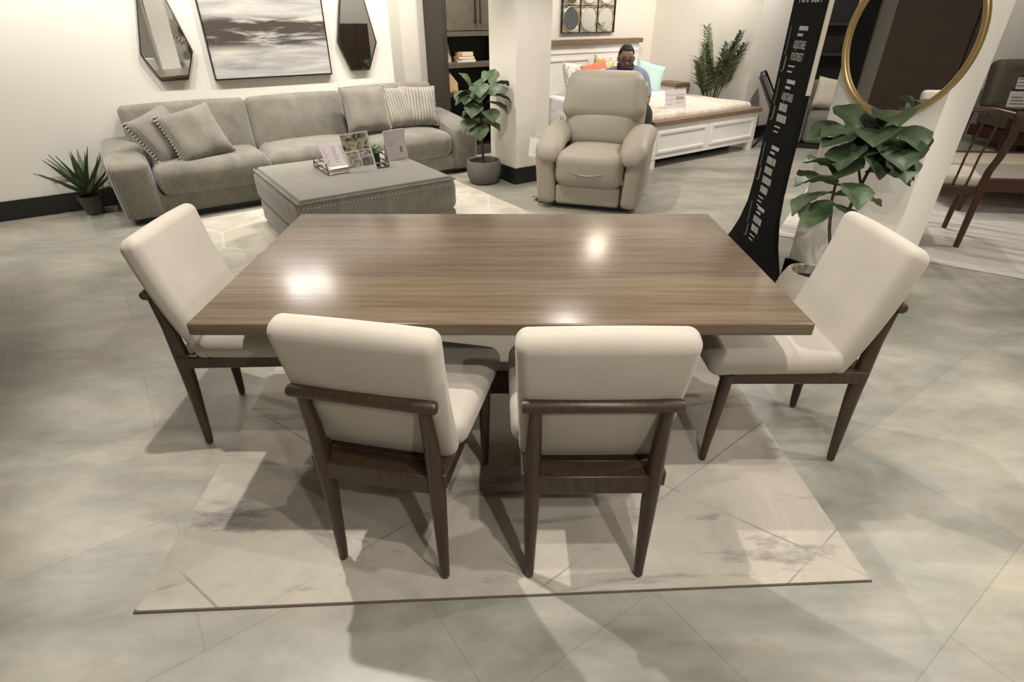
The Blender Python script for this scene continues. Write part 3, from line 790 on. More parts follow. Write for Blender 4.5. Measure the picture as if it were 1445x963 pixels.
    for i in range(4): box(bm, -0.08, 0.02 - 0.015 * i, -0.0023, -0.0015, 0.19 - 0.025 * i, 0.194 - 0.025 * i, mat=mt2)
    obj('print', bm, 'ink', c)

# ------------------------------------------------------------------ plant pieces
def blade(bm, base, az, el, L, wd, curl, th=0.004, n=7, keel=0.3):
    """tapering leaf blade from base, azimuth az, elevation el, drooping by curl"""
    base = Vector(base); dirh = Vector((math.cos(az), math.sin(az), 0)); side = Vector((-math.sin(az), math.cos(az), 0))
    p = base.copy(); e = el; rows = []
    for i in range(n + 1):
        t = i / n
        wv = wd * 0.5 * (math.sin(PI * min(1, (t * 0.72 + 0.22))) ** 0.8) * (1 - t ** 3)
        tn = dirh * math.cos(e) + Vector((0, 0, math.sin(e))); up = -dirh * math.sin(e) + Vector((0, 0, math.cos(e)))
        wv = max(wv, 0.0008)
        rows.append([bm.verts.new(p - side * wv + up * wv * keel), bm.verts.new(p - up * th), bm.verts.new(p + side * wv + up * wv * keel), bm.verts.new(p + up * th * 0.3)])
        p = p + tn * (L / n); e -= curl / n
    for a, b in zip(rows, rows[1:]):
        for k in range(4): bm.faces.new((a[k], a[(k + 1) % 4], b[(k + 1) % 4], b[k]))
    bm.faces.new(rows[0]); bm.faces.new(rows[-1][::-1])
def fig_leaf(bm, base, az, el, L, wd, curl, roll=0.0):
    """broad fiddle-leaf: narrow near the stalk, wide towards the end, folded on the midrib and wavy"""
    base = Vector(base); dirh = Vector((math.cos(az), math.sin(az), 0)); side0 = Vector((-math.sin(az), math.cos(az), 0))
    shape = [0.05, 0.30, 0.55, 0.62, 0.72, 0.90, 1.0, 0.95, 0.72, 0.34, 0.05]
    n = len(shape) - 1; p = base.copy(); e = el; top = []; bot = []
    for i in range(n + 1):
        tn = dirh * math.cos(e) + Vector((0, 0, math.sin(e))); up = -dirh * math.sin(e) + Vector((0, 0, math.cos(e)))
        side = side0 * math.cos(roll) + up * math.sin(roll); upr = up * math.cos(roll) - side0 * math.sin(roll)
        row = []; rb = []
        for k in range(-3, 4):
            f = k / 3.0; wv = wd * 0.5 * shape[i]
            q = p + side * (f * wv) + upr * (abs(f) ** 1.3 * wv * 0.30 + 0.07 * wv * math.sin(i * 1.9 + k * 2.1))
            row.append(bm.verts.new(q)); rb.append(bm.verts.new(q - upr * (0.0022 if abs(k) > 0 else 0.005)))
        top.append(row); bot.append(rb)
        p = p + tn * (L / n); e -= curl / n
    for i in range(n):
        for k in range(6):
            bm.faces.new((top[i][k], top[i + 1][k], top[i + 1][k + 1], top[i][k + 1]))
            bm.faces.new((bot[i][k], bot[i][k + 1], bot[i + 1][k + 1], bot[i + 1][k]))
        bm.faces.new((top[i][0], bot[i][0], bot[i + 1][0], top[i + 1][0])); bm.faces.new((top[i][6], top[i + 1][6], bot[i + 1][6], bot[i][6]))
    bm.faces.new(top[0] + bot[0][::-1]); bm.faces.new(top[n][::-1] + bot[n])
ottoman_things()

def fig_tree():
    t = thing('potted_fig', 'fiddle-leaf fig with one thin trunk in a round grey pot, between sofa and pillar', 'plant', (-0.30, 5.955, 0), 0)
    bm = bmesh.new(); lathe(bm, [(0, 0.0), (0.125, 0.0), (0.150, 0.02), (0.178, 0.10), (0.183, 0.16), (0.172, 0.232), (0.165, 0.240), (0.150, 0.232), (0.150, 0.185), (0, 0.185)], 36)
    obj('pot', bm, 'pot_grey', t)
    bm = bmesh.new(); lathe(bm, [(0.149, 0.188), (0.08, 0.196), (0, 0.20)], 24); obj('soil', bm, 'soil', t)
    bm = bmesh.new(); tube(bm, [(0, 0.02, 0.19), (-0.015, 0.02, 0.4), (-0.01, 0.01, 0.62), (0.0, 0.0, 0.80), (0.01, 0.0, 0.98)], [0.013, 0.012, 0.011, 0.009, 0.006], 8)
    tube(bm, [(-0.01, 0.01, 0.62), (-0.07, -0.02, 0.76), (-0.10, -0.03, 0.93)], [0.009, 0.007, 0.005], 8)
    tube(bm, [(0, 0, 0.72), (0.07, -0.02, 0.82), (0.10, -0.02, 0.95)], [0.008, 0.006, 0.004], 8)
    tube(bm, [(0.13, 0.05, 0.18), (0.13, 0.05, 0.24)], 0.006, 8)
    obj('trunk', bm, 'stem', t)
    D = R
    leaves = [ # base, azimuth(deg, -90 is toward camera), elevation, length, width, droop
        ((-0.10, -0.03, 0.92), 165, 62, 0.19, 0.16, 30), ((-0.10, -0.03, 0.90), -150, 5, 0.21, 0.17, 55), ((-0.09, -0.03, 0.86), 190, -8, 0.20, 0.15, 40),
        ((-0.04, -0.02, 0.93), -80, 25, 0.24, 0.20, 95), ((0.02, 0, 0.98), 60, 40, 0.22, 0.18, 60), ((0.10, -0.02, 0.95), 10, 22, 0.20, 0.15, 55),
        ((0.10, -0.02, 0.94), 70, 70, 0.18, 0.13, 25), ((0.08, -0.02, 0.86), -8, 8, 0.25, 0.19, 55), ((0.05, -0.01, 0.80), -15, -2, 0.25, 0.18, 50),
        ((0.0, -0.01, 0.84), -95, 50, 0.23, 0.20, 130), ((0.0, -0.01, 0.74), -120, 35, 0.25, 0.20, 120), ((0.0, -0.01, 0.70), -55, 28, 0.25, 0.20, 105),
        ((-0.02, 0.0, 0.70), -160, 25, 0.22, 0.18, 90), ((-0.01, 0.01, 0.60), -145, 18, 0.26, 0.19, 85), ((-0.01, 0.01, 0.58), -95, 15, 0.25, 0.21, 115),
        ((-0.01, 0.01, 0.60), -25, 5, 0.23, 0.15, 50), ((0.0, 0.0, 0.9), 120, 40, 0.22, 0.18, 60), ((0.03, 0, 0.9), -60, 40, 0.22, 0.19, 110), ((-0.06, 0, 0.84), -125, 30, 0.22, 0.19, 100)]
    bm = bmesh.new()
    for i, (b, az, el, L, wd, dr) in enumerate(leaves): fig_leaf(bm, b, D(az), D(el), L, wd, D(dr), roll=0.25 * math.sin(i * 2.3))
    push_out(bm, (0.34, -0.085, 0), (-UX, -UY, 0))
    obj('leaves', bm, 'fig_leaf', t)
fig_tree()
def fig_bush():
    t = thing('potted_fig', 'branching fiddle-leaf fig in a ribbed beige pot at the foot of the mirror column', 'plant', (1.745, 2.95, 0), 0)
    bm = bmesh.new()
    prof = [(0, 0), (0.10, 0)]
    for i in range(9):
        z = 0.012 + 0.245 * i / 8; r = 0.118 + 0.058 * math.sin(PI * (0.12 + 0.76 * i / 8))
        prof += [(r, z), (r - 0.006, z + 0.012)]
    prof += [(0.125, 0.272), (0.115, 0.276), (0.105, 0.268), (0.11, 0.21), (0, 0.21)]
    lathe(bm, prof, 40); obj('pot', bm, 'pot_beige', t)
    bm = bmesh.new(); lathe(bm, [(0.115, 0.213), (0.06, 0.222), (0, 0.225)], 24); obj('soil', bm, 'soil', t)
    bm = bmesh.new()
    tube(bm, [(0.02, 0, 0.21), (0.05, -0.02, 0.42), (0.0, -0.04, 0.54), (-0.07, -0.10, 0.72), (-0.09, -0.12, 0.86)], [0.010, 0.010, 0.009, 0.007, 0.006], 8)
    tube(bm, [(0.03, 0.02, 0.21), (0.08, -0.02, 0.50), (0.07, -0.05, 0.68), (0.08, -0.08, 0.84), (0.11, -0.10, 1.0)], [0.011, 0.010, 0.009, 0.008, 0.006], 8)
    tube(bm, [(0.08, -0.07, 0.78), (0.03, -0.06, 0.90), (-0.02, -0.06, 1.02)], [0.007, 0.006, 0.005], 8)
    obj('stems', bm, 'stem', t)
    leaves = [
        # lower left cluster
        ((-0.02, -0.12, 0.80), -170, 25, 0.25, 0.20, 50), ((-0.02, -0.12, 0.84), 175, 50, 0.22, 0.20, 65), ((-0.02, -0.12, 0.86), 25, 40, 0.27, 0.21, 50),
        ((-0.02, -0.11, 0.80), -75, 20, 0.22, 0.19, 95), ((-0.02, -0.10, 0.76), -165, 0, 0.25, 0.18, 60), ((0.0, -0.08, 0.74), -10, 8, 0.26, 0.19, 40),
        ((-0.01, -0.10, 0.70), -60, -5, 0.24, 0.20, 60), ((-0.02, -0.10, 0.72), -140, -12, 0.23, 0.17, 40), ((-0.02, -0.1, 0.8), 120, 20, 0.22, 0.18, 60),
        # upper cluster
        ((0.26, -0.10, 1.0), -150, 15, 0.24, 0.18, 60), ((0.26, -0.10, 1.0), 10, 12, 0.27, 0.16, 45), ((0.26, -0.10, 0.98), -90, 30, 0.24, 0.21, 105), ((0.26, -0.10, 1.02), 100, 60, 0.20, 0.16, 40),
        ((0.13, -0.06, 1.03), 170, 20, 0.24, 0.19, 60), ((0.13, -0.06, 1.03), 110, 55, 0.22, 0.18, 45), ((0.14, -0.06, 1.0), -130, 0, 0.26, 0.19, 50), ((0.14, -0.06, 0.98), -70, 10, 0.25, 0.21, 95),
        ((0.24, -0.09, 0.93), -40, 5, 0.22, 0.18, 60), ((0.22, -0.08, 0.86), -5, 5, 0.26, 0.15, 45), ((0.20, -0.07, 1.0), 60, 50, 0.22, 0.18, 50), ((0.26, -0.1, 1.0), 55, 20, 0.22, 0.14, 40), ((0.2, -0.08, 0.98), -100, 40, 0.2, 0.2, 90), ((0.2, -0.1, 1.06), -120, 25, 0.22, 0.19, 80), ((0.24, -0.1, 1.05), -60, 20, 0.22, 0.19, 80), ((0.16, -0.08, 1.05), -170, 5, 0.24, 0.18, 45), ((0.18, -0.08, 0.96), -150, -10, 0.22, 0.18, 50), ((0.22, -0.1, 1.08), -100, 60, 0.2, 0.18, 110), ((0.26, -0.1, 0.95), -75, 0, 0.22, 0.19, 60)]
    for lo, hi, mt in ((0, 9, 'fig_leaf'), (9, len(leaves), 'fig_leaf_b')):
        bm = bmesh.new()
        for i, (b, az, el, L, wd, dr) in list(enumerate(leaves))[lo:hi]: fig_leaf(bm, (b[0] - (0.06 if i < 9 else 0.15), b[1], b[2]), R(az), R(el), L, wd, R(dr), roll=0.3 * math.sin(i * 1.7 + 1))
        push_out(bm, (2.16 - 1.745, 2.96 - 2.95, 0), (-UX, -UY, 0))
        obj('leaf_cluster', bm, mt, t)
fig_bush()
def agave(loc, label, pr, ph, L, n, seed, potmat, wall=False):
    t = thing('potted_agave', label, 'plant', loc, 0)
    bm = bmesh.new(); lathe(bm, [(0, 0), (pr * 0.68, 0), (pr * 0.74, ph * 0.1), (pr * 0.98, ph * 0.92), (pr, ph), (pr * 0.88, ph), (pr * 0.86, ph * 0.85), (0, ph * 0.85)], 24)
    obj('pot', bm, potmat, t)
    bm = bmesh.new(); lathe(bm, [(pr * 0.86, ph * 0.86), (0, ph * 0.92)], 20); obj('soil', bm, 'soil', t)
    random.seed(seed); bm = bmesh.new()
    for i in range(n):
        lay = i / n
        blade(bm, (0.01 * math.cos(i * 2.4), 0.01 * math.sin(i * 2.4), ph * 0.9 + 0.02 + 0.04 * lay), i * 2.39996 + random.uniform(-0.2, 0.2), R(18 + 62 * lay + random.uniform(-6, 6)), L * random.uniform(0.8, 1.05), 0.062, R(-8 + random.uniform(-6, 18)), 0.005, 8, 0.45)
    if wall: push_out(bm, (-(Vector(loc) - S(0, 0)).dot(Vector((WX, WY, 0))) * WX, -(Vector(loc) - S(0, 0)).dot(Vector((WX, WY, 0))) * WY, 0), (WX, WY, 0)); push_out(bm, (UX * 0.20, UY * 0.20, 0), (-UX, -UY, 0))
    obj('leaves', bm, 'agave_leaf', t)
pa = S(0.11, 0.20); agave((pa.x, pa.y, 0), 'spiky agave in a small grey pot by the wall left of the sofa', 0.095, 0.165, 0.40, 24, 11, 'pot_dark', True)
agave((0.62, 6.42, 0), 'spiky plant behind the recliner arm, only its leaf tips showing', 0.11, 0.24, 0.38, 18, 4, 'pot_dark')
def palm():
    p = S(7.55, 1.05); t = thing('potted_palm', 'tall palm in a dark pot behind the white bed', 'plant', (p.x, p.y, 0), 0)
    bm = bmesh.new(); lathe(bm, [(0, 0), (0.10, 0), (0.13, 0.25), (0.125, 0.27), (0.11, 0.26), (0.11, 0.22), (0, 0.22)], 24); obj('pot', bm, 'pot_dark', t)
    bm = bmesh.new(); bl = bmesh.new(); random.seed(21)
    fr = [(205, 84, 1.00, 0.25), (225, 80, 0.85, 0.3), (-50, 82, 1.15, 0.2), (120, 84, 1.2, 0.2), (-55, 76, 1.05, 0.25), (250, 80, 0.75, 0.35), (-70, 85, 1.0, 0.15), (180, 80, 0.78, 0.3), (280, 80, 0.95, 0.3), (215, 74, 0.9, 0.3)]
    for az, el, L, curl in fr:
        az = R(az) ; e = R(el); q = Vector((0.03 * math.cos(az), 0.03 * math.sin(az), 0.24)); pts = [q.copy()]; dirs = []
        n = 16
        for i in range(n):
            d = Vector((math.cos(az) * math.cos(e), math.sin(az) * math.cos(e), math.sin(e))); q = q + d * (L / n); pts.append(q.copy()); dirs.append(d); e -= curl / n
        tube(bm, pts, [0.010 - 0.008 * i / n for i in range(n + 1)], 6)
        side = Vector((-math.sin(az), math.cos(az), 0))
        for i in range(7, n):
            for sg in (-1, 1):
                for sub in (0, 0.5):
                    b0 = pts[i] + (pts[i + 1] - pts[i]) * sub
                    d = (dirs[i] * 0.70 + side * sg * 0.80 + Vector((0, 0, -0.05 + 0.25 * random.random()))).normalized()
                    ll = 0.30 * (1 - 0.5 * (i - 6) / (n - 6)); wv = d.cross(Vector((0, 0, 1))).normalized() * 0.019
                    dn = Vector((0, 0, -0.05))
                    v = [bl.verts.new(x) for x in (b0 - wv * 0.4, b0 + wv * 0.4, b0 + d * ll * 0.5 + wv, b0 + d * ll * 0.5 - wv)]
                    tip = bl.verts.new(b0 + d * ll + dn)
                    bl.faces.new(v); bl.faces.new((v[3], v[2], tip))
    for q in (bm, bl): push_out(q, (UX * 0.13, UY * 0.13, 0), (-UX, -UY, 0))
    obj('stems', bm, 'stem', t); o = obj('fronds', bl, 'palm_leaf', t)
    md = o.modifiers.new('thickness', 'SOLIDIFY'); md.thickness = 0.002
palm()

# ------------------------------------------------------------------ things on the back wall
def hexmirror(label, pts, s0):
    t = sthing('wall_mirror', label, 'mirror', s0, 0.0)
    cx = sum(p[0] for p in pts) / len(pts); cz = sum(p[1] for p in pts) / len(pts)
    inn = [(cx + (x - cx) * 0.955, cz + (z - cz) * 0.98) for x, z in pts]
    bm = bmesh.new(); frame_prism(bm, pts, inn, -0.052, -0.004); obj('frame', bm, 'dark_metal', t, smooth=False)
    bm = bmesh.new(); prism(bm, inn, -0.046, -0.010); g = obj('glass', bm, 'mirror', t, smooth=False)
    return t
hexmirror('tall faceted mirror in a thin dark frame, left of the painting', [(-0.21, 1.251), (-0.108, 1.031), (0.112, 1.031), (0.211, 1.262), (0.108, 1.66), (0.03, 1.94), (-0.08, 1.94), (-0.118, 1.658)], 1.056)
hexmirror('tall faceted mirror in a thin dark frame, right of the painting', [(-0.21, 1.303), (-0.102, 1.035), (0.10, 1.035), (0.213, 1.295), (0.128, 1.678), (0.05, 1.94), (-0.05, 1.94), (-0.128, 1.678)], 2.843)
def painting():
    t = sthing('painting', 'wide abstract grey seascape painting above the sofa', 'painting', 1.96, 0.0)
    obj('canvas', boxm(-0.555, 0.555, -0.043, -0.008, -0.32, 0.42), 'painting', t, smooth=False).location = (0, 0, 1.345)
    bm = bmesh.new(); frame_prism(bm, rect(-0.565, 0.565, 1.012, 1.775), rect(-0.555, 0.555, 1.023, 1.765), -0.05, -0.004); obj('frame', bm, 'dark_metal', t, smooth=False)
painting()
t = sthing('wall_socket', 'small grey wall socket behind the agave', 'socket', -0.05, 0.0)
obj('plate', rbox(0.13, 0.008, 0.045, 0.004, m=2, inner=2, mat=T(y=-0.006, z=0.297)), 'socket', t)
for x in (-0.03, 0.03): obj('outlet', boxm(x - 0.012, x + 0.012, -0.013, -0.009, 0.288, 0.306), 'pinkcard', t)

# ------------------------------------------------------------------ display cabinet behind the sofa
def cabinet():
    s0, s1, dd = 3.80, 4.72, 0.42
    t = sthing('display_cabinet', 'tall dark wooden display cabinet with open shelves beside the pillar', 'cabinet', s0, 0.144)
    w_ = s1 - s0
    bm = bmesh.new()
    box(bm, 0, 0.065, 0, dd, 0, 2.1); box(bm, w_ - 0.065, w_, 0, dd, 0, 2.1); box(bm, 0.065, w_ - 0.065, dd - 0.02, dd, 0, 2.1)
    box(bm, 0.065, w_ - 0.065, 0.0, dd - 0.02, 2.04, 2.1); box(bm, 0.065, w_ - 0.065, 0.0, dd - 0.02, 0.0, 0.10)
    obj('carcass', bm, 'cab_dark', t, bevel=0.004)
    for z0, z1, m in ((1.335, 1.385, 'cab_door'), (1.01, 1.062, 'cab_door'), (0.70, 0.748, 'cab_dark'), (0.38, 0.42, 'cab_dark')):
        obj('shelf', boxm(0.066, w_ - 0.066, 0.006, dd - 0.022, z0, z1), m, t, bevel=0.003)
    mid = w_ / 2
    for a, b, hx in ((0.068, mid - 0.003, mid - 0.035), (mid + 0.003, w_ - 0.068, mid + 0.035)):
        d = obj('door', boxm(a, b, 0.0, 0.022, 1.392, 2.035), 'cab_door', t, bevel=0.003)
        bm = bmesh.new(); rod(bm, (hx, -0.03, 1.46), (hx, -0.03, 1.78), 0.007, n=8)
        for z in (1.49, 1.75): rod(bm, (hx, -0.03, z), (hx, 0.001, z), 0.005, n=8)
        obj('handle', bm, 'dark_metal', d)
    g = 'stacked books on the cabinet shelf'
    base = 1.0625
    for i, (bw, bd, h, m, lb, off) in enumerate(((0.23, 0.17, 0.032, 'book2', 'bottom pale tan book of the stack on the upper cabinet shelf', 0.0), (0.215, 0.16, 0.030, 'book1', 'middle tan book of the stack on the upper cabinet shelf', -0.01), (0.17, 0.14, 0.045, 'book2', 'topmost tan book of the stack on the upper cabinet shelf', 0.0))):
        b = sthing('book', lb, 'book', s0 + 0.345 + off, 0.144 - 0.12, base, 0.15 * (i - 1), g)
        obj('cover', boxm(-bw / 2, bw / 2, -bd / 2, bd / 2, 0, h), m, b, bevel=0.003)
        obj('pages', boxm(-bw / 2 + 0.006, bw / 2 - 0.002, -bd / 2 - 0.001, bd / 2 - 0.004, 0.004, h - 0.004), 'cream_plastic', b)
        base += h + 0.0005
    f = sthing('photo_frame', 'pale photo frame leaning inside the upper cabinet shelf', 'frame', s0 + 0.13, 0.144 - 0.10, 1.0625, R(38))
    mt = T(rx=R(-12)); bm = bmesh.new(); frame_prism(bm, rect(-0.07, 0.07, 0.0, 0.19), rect(-0.052, 0.052, 0.018, 0.172), -0.008, 0.008)
    for v in bm.verts: v.co = mt @ v.co
    obj('border', bm, 'socket', f); obj('print', boxm(-0.053, 0.053, -0.003, 0.006, 0.017, 0.173, mat=mt), 'greypat', f)
    b = sthing('bookend', 'pale wooden wedge-shaped block on the lower cabinet shelf', 'block', s0 + 0.14, 0.144 - 0.10, 0.7485)
    bm = bmesh.new(); prism(bm, [(-0.055, 0), (0.06, 0), (0.06, 0.10), (-0.055, 0.23)], -0.06, 0.06); obj('wedge', bm, 'book2', b, bevel=0.004)
    bm = bmesh.new(); box(bm, -0.057, 0.063, -0.063, 0.063, 0.001, 0.03); obj('foot', bm, 'book1', b, bevel=0.003)
cabinet()

# ------------------------------------------------------------------ recliner
def recliner():
    t = thing('recliner', 'plump taupe leather recliner armchair in front of the bed', 'armchair', (0.80, 5.36, 0), R(-17))
    t.scale = (1.09, 1.0, 1.0)
    # local: -y front, x to the viewer's right
    obj('base', boxm(-0.30, 0.30, -0.36, 0.40, 0.0, 0.045), 'black', t)
    for sx in (-1, 1):
        def sidef(p, sx=sx):
            q = p.copy(); k = (p.y + 0.44) / 0.88; h = (p.z + 0.25) / 0.5
            q.z += h * (-0.03 + 0.04 * k) ; q.x += sx * 0.035 * h
            return q
        obj('side_panel', rbox(0.155, 0.86, 0.50, 0.06, m=4, inner=5, puff=(0.012, 0, 0), fn=sidef, mat=T(x=sx * 0.345, y=-0.01, z=0.285)), 'leather', t)
        def padf(p, sx=sx):
            q = p.copy(); k = (p.y + 0.36) / 0.72
            q.z += -0.10 * max(0, 0.35 - k) ** 1.5 * 4 + 0.03 * k
            q.x -= sx * 0.02 * (1 - k)
            return q
        obj('arm_pad', rbox(0.215, 0.74, 0.165, 0.075, m=5, inner=6, puff=(0.012, 0.02, 0.02), fn=padf, mat=T(x=sx * 0.365, y=-0.07, z=0.555)), 'leather', t)
    obj('front_panel', rbox(0.535, 0.12, 0.175, 0.03, m=3, inner=3, mat=T(y=-0.375, z=0.135)), 'leather', t)
    def seatf(p):
        q = p.copy(); k = (p.y + 0.32) / 0.64
        q.z += -0.03 * k
        return q
    obj('seat_cushion', rbox(0.56, 0.66, 0.32, 0.10, m=6, inner=7, puff=(0, 0.02, 0.03), fn=seatf, mat=T(y=-0.15, z=0.365)), 'leather', t)
    bm = bmesh.new(); tube(bm, [(-0.13 + 0.26 * i / 10, -0.497 - 0.006 * (1 - (i / 5 - 1) ** 2), 0.36 - 0.028 * (1 - (i / 5 - 1) ** 2)) for i in range(11)], [0.003 + 0.006 * (1 - (i / 5 - 1) ** 2) for i in range(11)], 8)
    obj('seat_seam', bm, 'leather', t)
    lean = R(-16)
    obj('back_shell', rbox(0.70, 0.16, 0.70, 0.07, m=4, inner=4, mat=T(y=0.36, z=0.68, rx=lean)), 'leather', t)
    def lowf(p):
        q = p.copy(); u = p.x / 0.29
        if p.z > 0: q.z += 0.035 * (abs(u) ** 2) * (p.z / 0.15)
        return q
    obj('lumbar_cushion', rbox(0.60, 0.20, 0.36, 0.085, m=6, inner=6, puff=(0, 0.04, 0.01), fn=lowf, mat=T(y=0.20, z=0.62, rx=lean)), 'leather', t)
    def upf(p):
        q = p.copy(); u = p.x / 0.33
        if p.z < 0: q.z -= 0.035 * (1 - u * u) * (-p.z / 0.18)
        q.x *= 1.0 - 0.06 * (p.z / 0.18)
        q.y -= 0.03 * (u * u)
        return q
    obj('head_cushion', rbox(0.68, 0.24, 0.42, 0.10, m=6, inner=7, puff=(0.0, 0.035, 0.008), fn=upf, mat=T(y=0.275, z=0.895, rx=lean)), 'leather', t)
    tg = thing('price_tag', 'white price tag hanging on the left arm of the recliner', 'tag', (0, 0, 0), 0)
    mt = Matrix.Translation((0.80, 5.36, 0)) @ Matrix.Rotation(R(-17), 4, 'Z')
    p = mt @ Vector((-0.535, -0.33, 0.43)); tg.location = p; tg.rotation_euler = (0, 0, R(-25))
    obj('card', boxm(-0.045, 0.045, -0.002, 0.002, 0.0, 0.165, mat=T(ry=R(6))), 'white', tg)
    bm = bmesh.new(); tube(bm, [(0.01, 0, 0.16), (0.035, 0.0, 0.19), (0.06, 0.02, 0.20)], 0.002, 6); obj('string', bm, 'white', tg)
    bm = bmesh.new()
    c = [(-0.40, -0.10, 0.006), (-0.50, -0.16, 0.006), (-0.53, -0.24, 0.006), (-0.47, -0.29, 0.006), (-0.41, -0.28, 0.006)]
    tube(bm, [mt @ Vector(q) for q in c], 0.006, 8)
    tag(obj('power_cable', bm, 'cable'), 'short loop of dark cable on the floor at the left of the recliner', 'cable')
recliner()

# ------------------------------------------------------------------ bed, nightstands, bedroom
def bed():
    s0 = 6.40; t = sthing('bed', 'white panelled bed with brown wooden caps and cream coverlet', 'bed', s0, -0.28)
    W2 = 0.93
    def panels(bm, y, z0, z1, n, x0, x1, th=0.016):
        w_ = (x1 - x0) / n
        for i in range(n):
            a, b = x0 + w_ * i + 0.05, x0 + w_ * (i + 1) - 0.05
            frame_prism(bm, rect(a, b, z0, z1), rect(a + 0.03, b - 0.03, z0 + 0.03, z1 - 0.03), y - th, y + 0.001)
    hb = obj('headboard', boxm(-W2, W2, -0.07, 0.0, 0.0, 1.19), 'bed_white', t, bevel=0.004)
    bm = bmesh.new(); panels(bm, -0.07, 0.45, 1.02, 2, -W2, W2); box(bm, -W2 + 0.01, W2 - 0.01, -0.082, -0.069, 1.08, 1.10)
    obj('moulding', bm, 'bed_white', hb, smooth=False, bevel=0.003)
    obj('cap', boxm(-W2 - 0.03, W2 + 0.03, -0.12, 0.01, 1.19, 1.25), 'cap_wood', hb, bevel=0.004)
    yf = -2.24
    fb = obj('footboard', boxm(-0.98, 0.98, yf, yf + 0.07, 0.105, 0.475), 'bed_white', t, bevel=0.004)
    bm = bmesh.new(); panels(bm, yf, 0.17, 0.41, 2, -0.95, 0.95)
    obj('moulding', bm, 'bed_white', fb, smooth=False, bevel=0.003)
    obj('cap', boxm(-1.0, 1.0, yf - 0.03, yf + 0.10, 0.475, 0.525), 'cap_wood', fb, bevel=0.004)
    for x in (-0.93, 0.93):
        obj('leg', boxm(x - 0.045, x + 0.045, yf + 0.005, yf + 0.075, 0, 0.12), 'bed_white', t, bevel=0.004)
        obj('side_rail', boxm(x - 0.03, x + 0.03, yf + 0.07, -0.07, 0.14, 0.36), 'bed_white', t, bevel=0.004)
    obj('underbed_shade', boxm(-0.85, 0.85, yf + 0.25, -0.12, 0.0, 0.14), 'black', t)  # black block standing in for the shade beneath the bed
    obj('mattress', rbox(1.80, 2.06, 0.30, 0.05, m=3, inner=3, mat=T(y=-1.12, z=0.40)), 'sheet', t)
    def cov(p):
        q = p.copy(); q.z += 0.006 * math.sin(6 * p.x + 3 * p.y) + 0.004 * math.sin(11 * p.y)
        if p.z < 0: q.x += 0.012 * math.sin(14 * p.y); 
        return q
    obj('coverlet', rbox(1.90, 1.34, 0.22, 0.05, m=4, inner=14, fn=cov, mat=T(y=-1.48, z=0.475)), 'coverlet', t)
    obj('sheet', rbox(1.93, 0.80, 0.34, 0.05, m=4, inner=14, fn=cov, mat=T(y=-0.50, z=0.43)), 'sheet', t)
bed()
gpb = 'pillows along the headboard of the white bed'
def bedpillow(label, s, d, z, size, rx, ry, rz, mat, th=0.16):
    cushion_pillow('bed_pillow', label, S(s, d, z), size, Euler((rx, ry, YAW + rz)), mat, 'pillow', gpb, False, th)
bedpillow('white floral pillow leaning at the left end of the headboard', 5.78, 0.18, 0.78, 0.46, R(-20), R(6), R(14), 'floral')
bedpillow('coral red pillow in front of the white headboard', 6.03, 0.34, 0.79, 0.46, R(-25), R(-8), R(4), 'coral')
bedpillow('grey leaf-patterned pillow half hidden behind the recliner, right of the coral one', 6.20, 0.46, 0.75, 0.40, R(-28), R(3), R(-6), 'greypat')
bedpillow('grey and yellow patterned pillow behind the recliner top', 6.36, 0.16, 0.80, 0.50, R(-15), R(10), 0, 'grey_yellow')
bedpillow('pale aqua pillow at the right side of the bed', 6.93, 0.42, 0.77, 0.42, R(-20), R(14), R(-35), 'aqua')
bedpillow('white pillow behind the aqua pillow', 6.75, 0.12, 0.78, 0.48, R(-18), R(5), R(-5), 'sheet')
def nightstand(label, s, d, hw=0.28):
    t = sthing('nightstand', label, 'nightstand', s, d)
    obj('carcass', boxm(-hw, hw, -0.40, 0.0, 0.06, 0.635), 'bed_white', t, bevel=0.004)
    obj('top', boxm(-hw - 0.02, hw + 0.02, -0.42, 0.0, 0.635, 0.685), 'cap_wood', t, bevel=0.004)
    for z0, z1 in ((0.10, 0.35), (0.37, 0.62)):
        dr = obj('drawer', boxm(-hw + 0.03, hw - 0.03, -0.415, -0.40, z0, z1), 'bed_white', t, bevel=0.004)
        bm = bmesh.new(); rod(bm, (-0.05, -0.435, (z0 + z1) / 2), (0.05, -0.435, (z0 + z1) / 2), 0.007, n=8)
        for x in (-0.04, 0.04): rod(bm, (x, -0.435, (z0 + z1) / 2), (x, -0.41, (z0 + z1) / 2), 0.005, n=6)
        obj('handle', bm, 'dark_metal', dr)
    for sx in (-hw + 0.03, hw - 0.03):
        for y in (-0.37, -0.03): obj('foot', boxm(sx - 0.03, sx + 0.03, y - 0.03, y + 0.03, 0, 0.06), 'bed_white', t)
nightstand('white nightstand with brown top at the right of the bed', 7.525, 0.14, 0.13)
nightstand('white nightstand at the left of the bed, mostly behind the pillar', 5.06, -0.275)
def bed_sign():
    t = thing('sign_holder', 'small clear sign with pale pink sheet standing on the bed coverlet', 'sign', (1.93, 6.98, 0.59), R(20))
    mt = T(rx=R(-12))
    obj('panel', boxm(-0.14, 0.14, -0.003, 0.003, 0.0, 0.21, mat=mt), 'pinkcard', t)
    obj('stand', boxm(-0.14, 0.14, -0.03, 0.07, 0.0, 0.005), 'white', t)
    bm = bmesh.new()
    for x0, x1, z0, z1 in ((-0.12, -0.03, 0.15, 0.155), (-0.01, 0.12, 0.15, 0.158), (0.0, 0.11, 0.10, 0.135), (0.0, 0.09, 0.065, 0.072), (-0.12, -0.04, 0.05, 0.056), (-0.11, -0.03, 0.10, 0.104)):
        box(bm, x0, x1, -0.0038, -0.003, z0, z1, mat=mt)
    obj('print', bm, 'tanprint', t)
bed_sign()
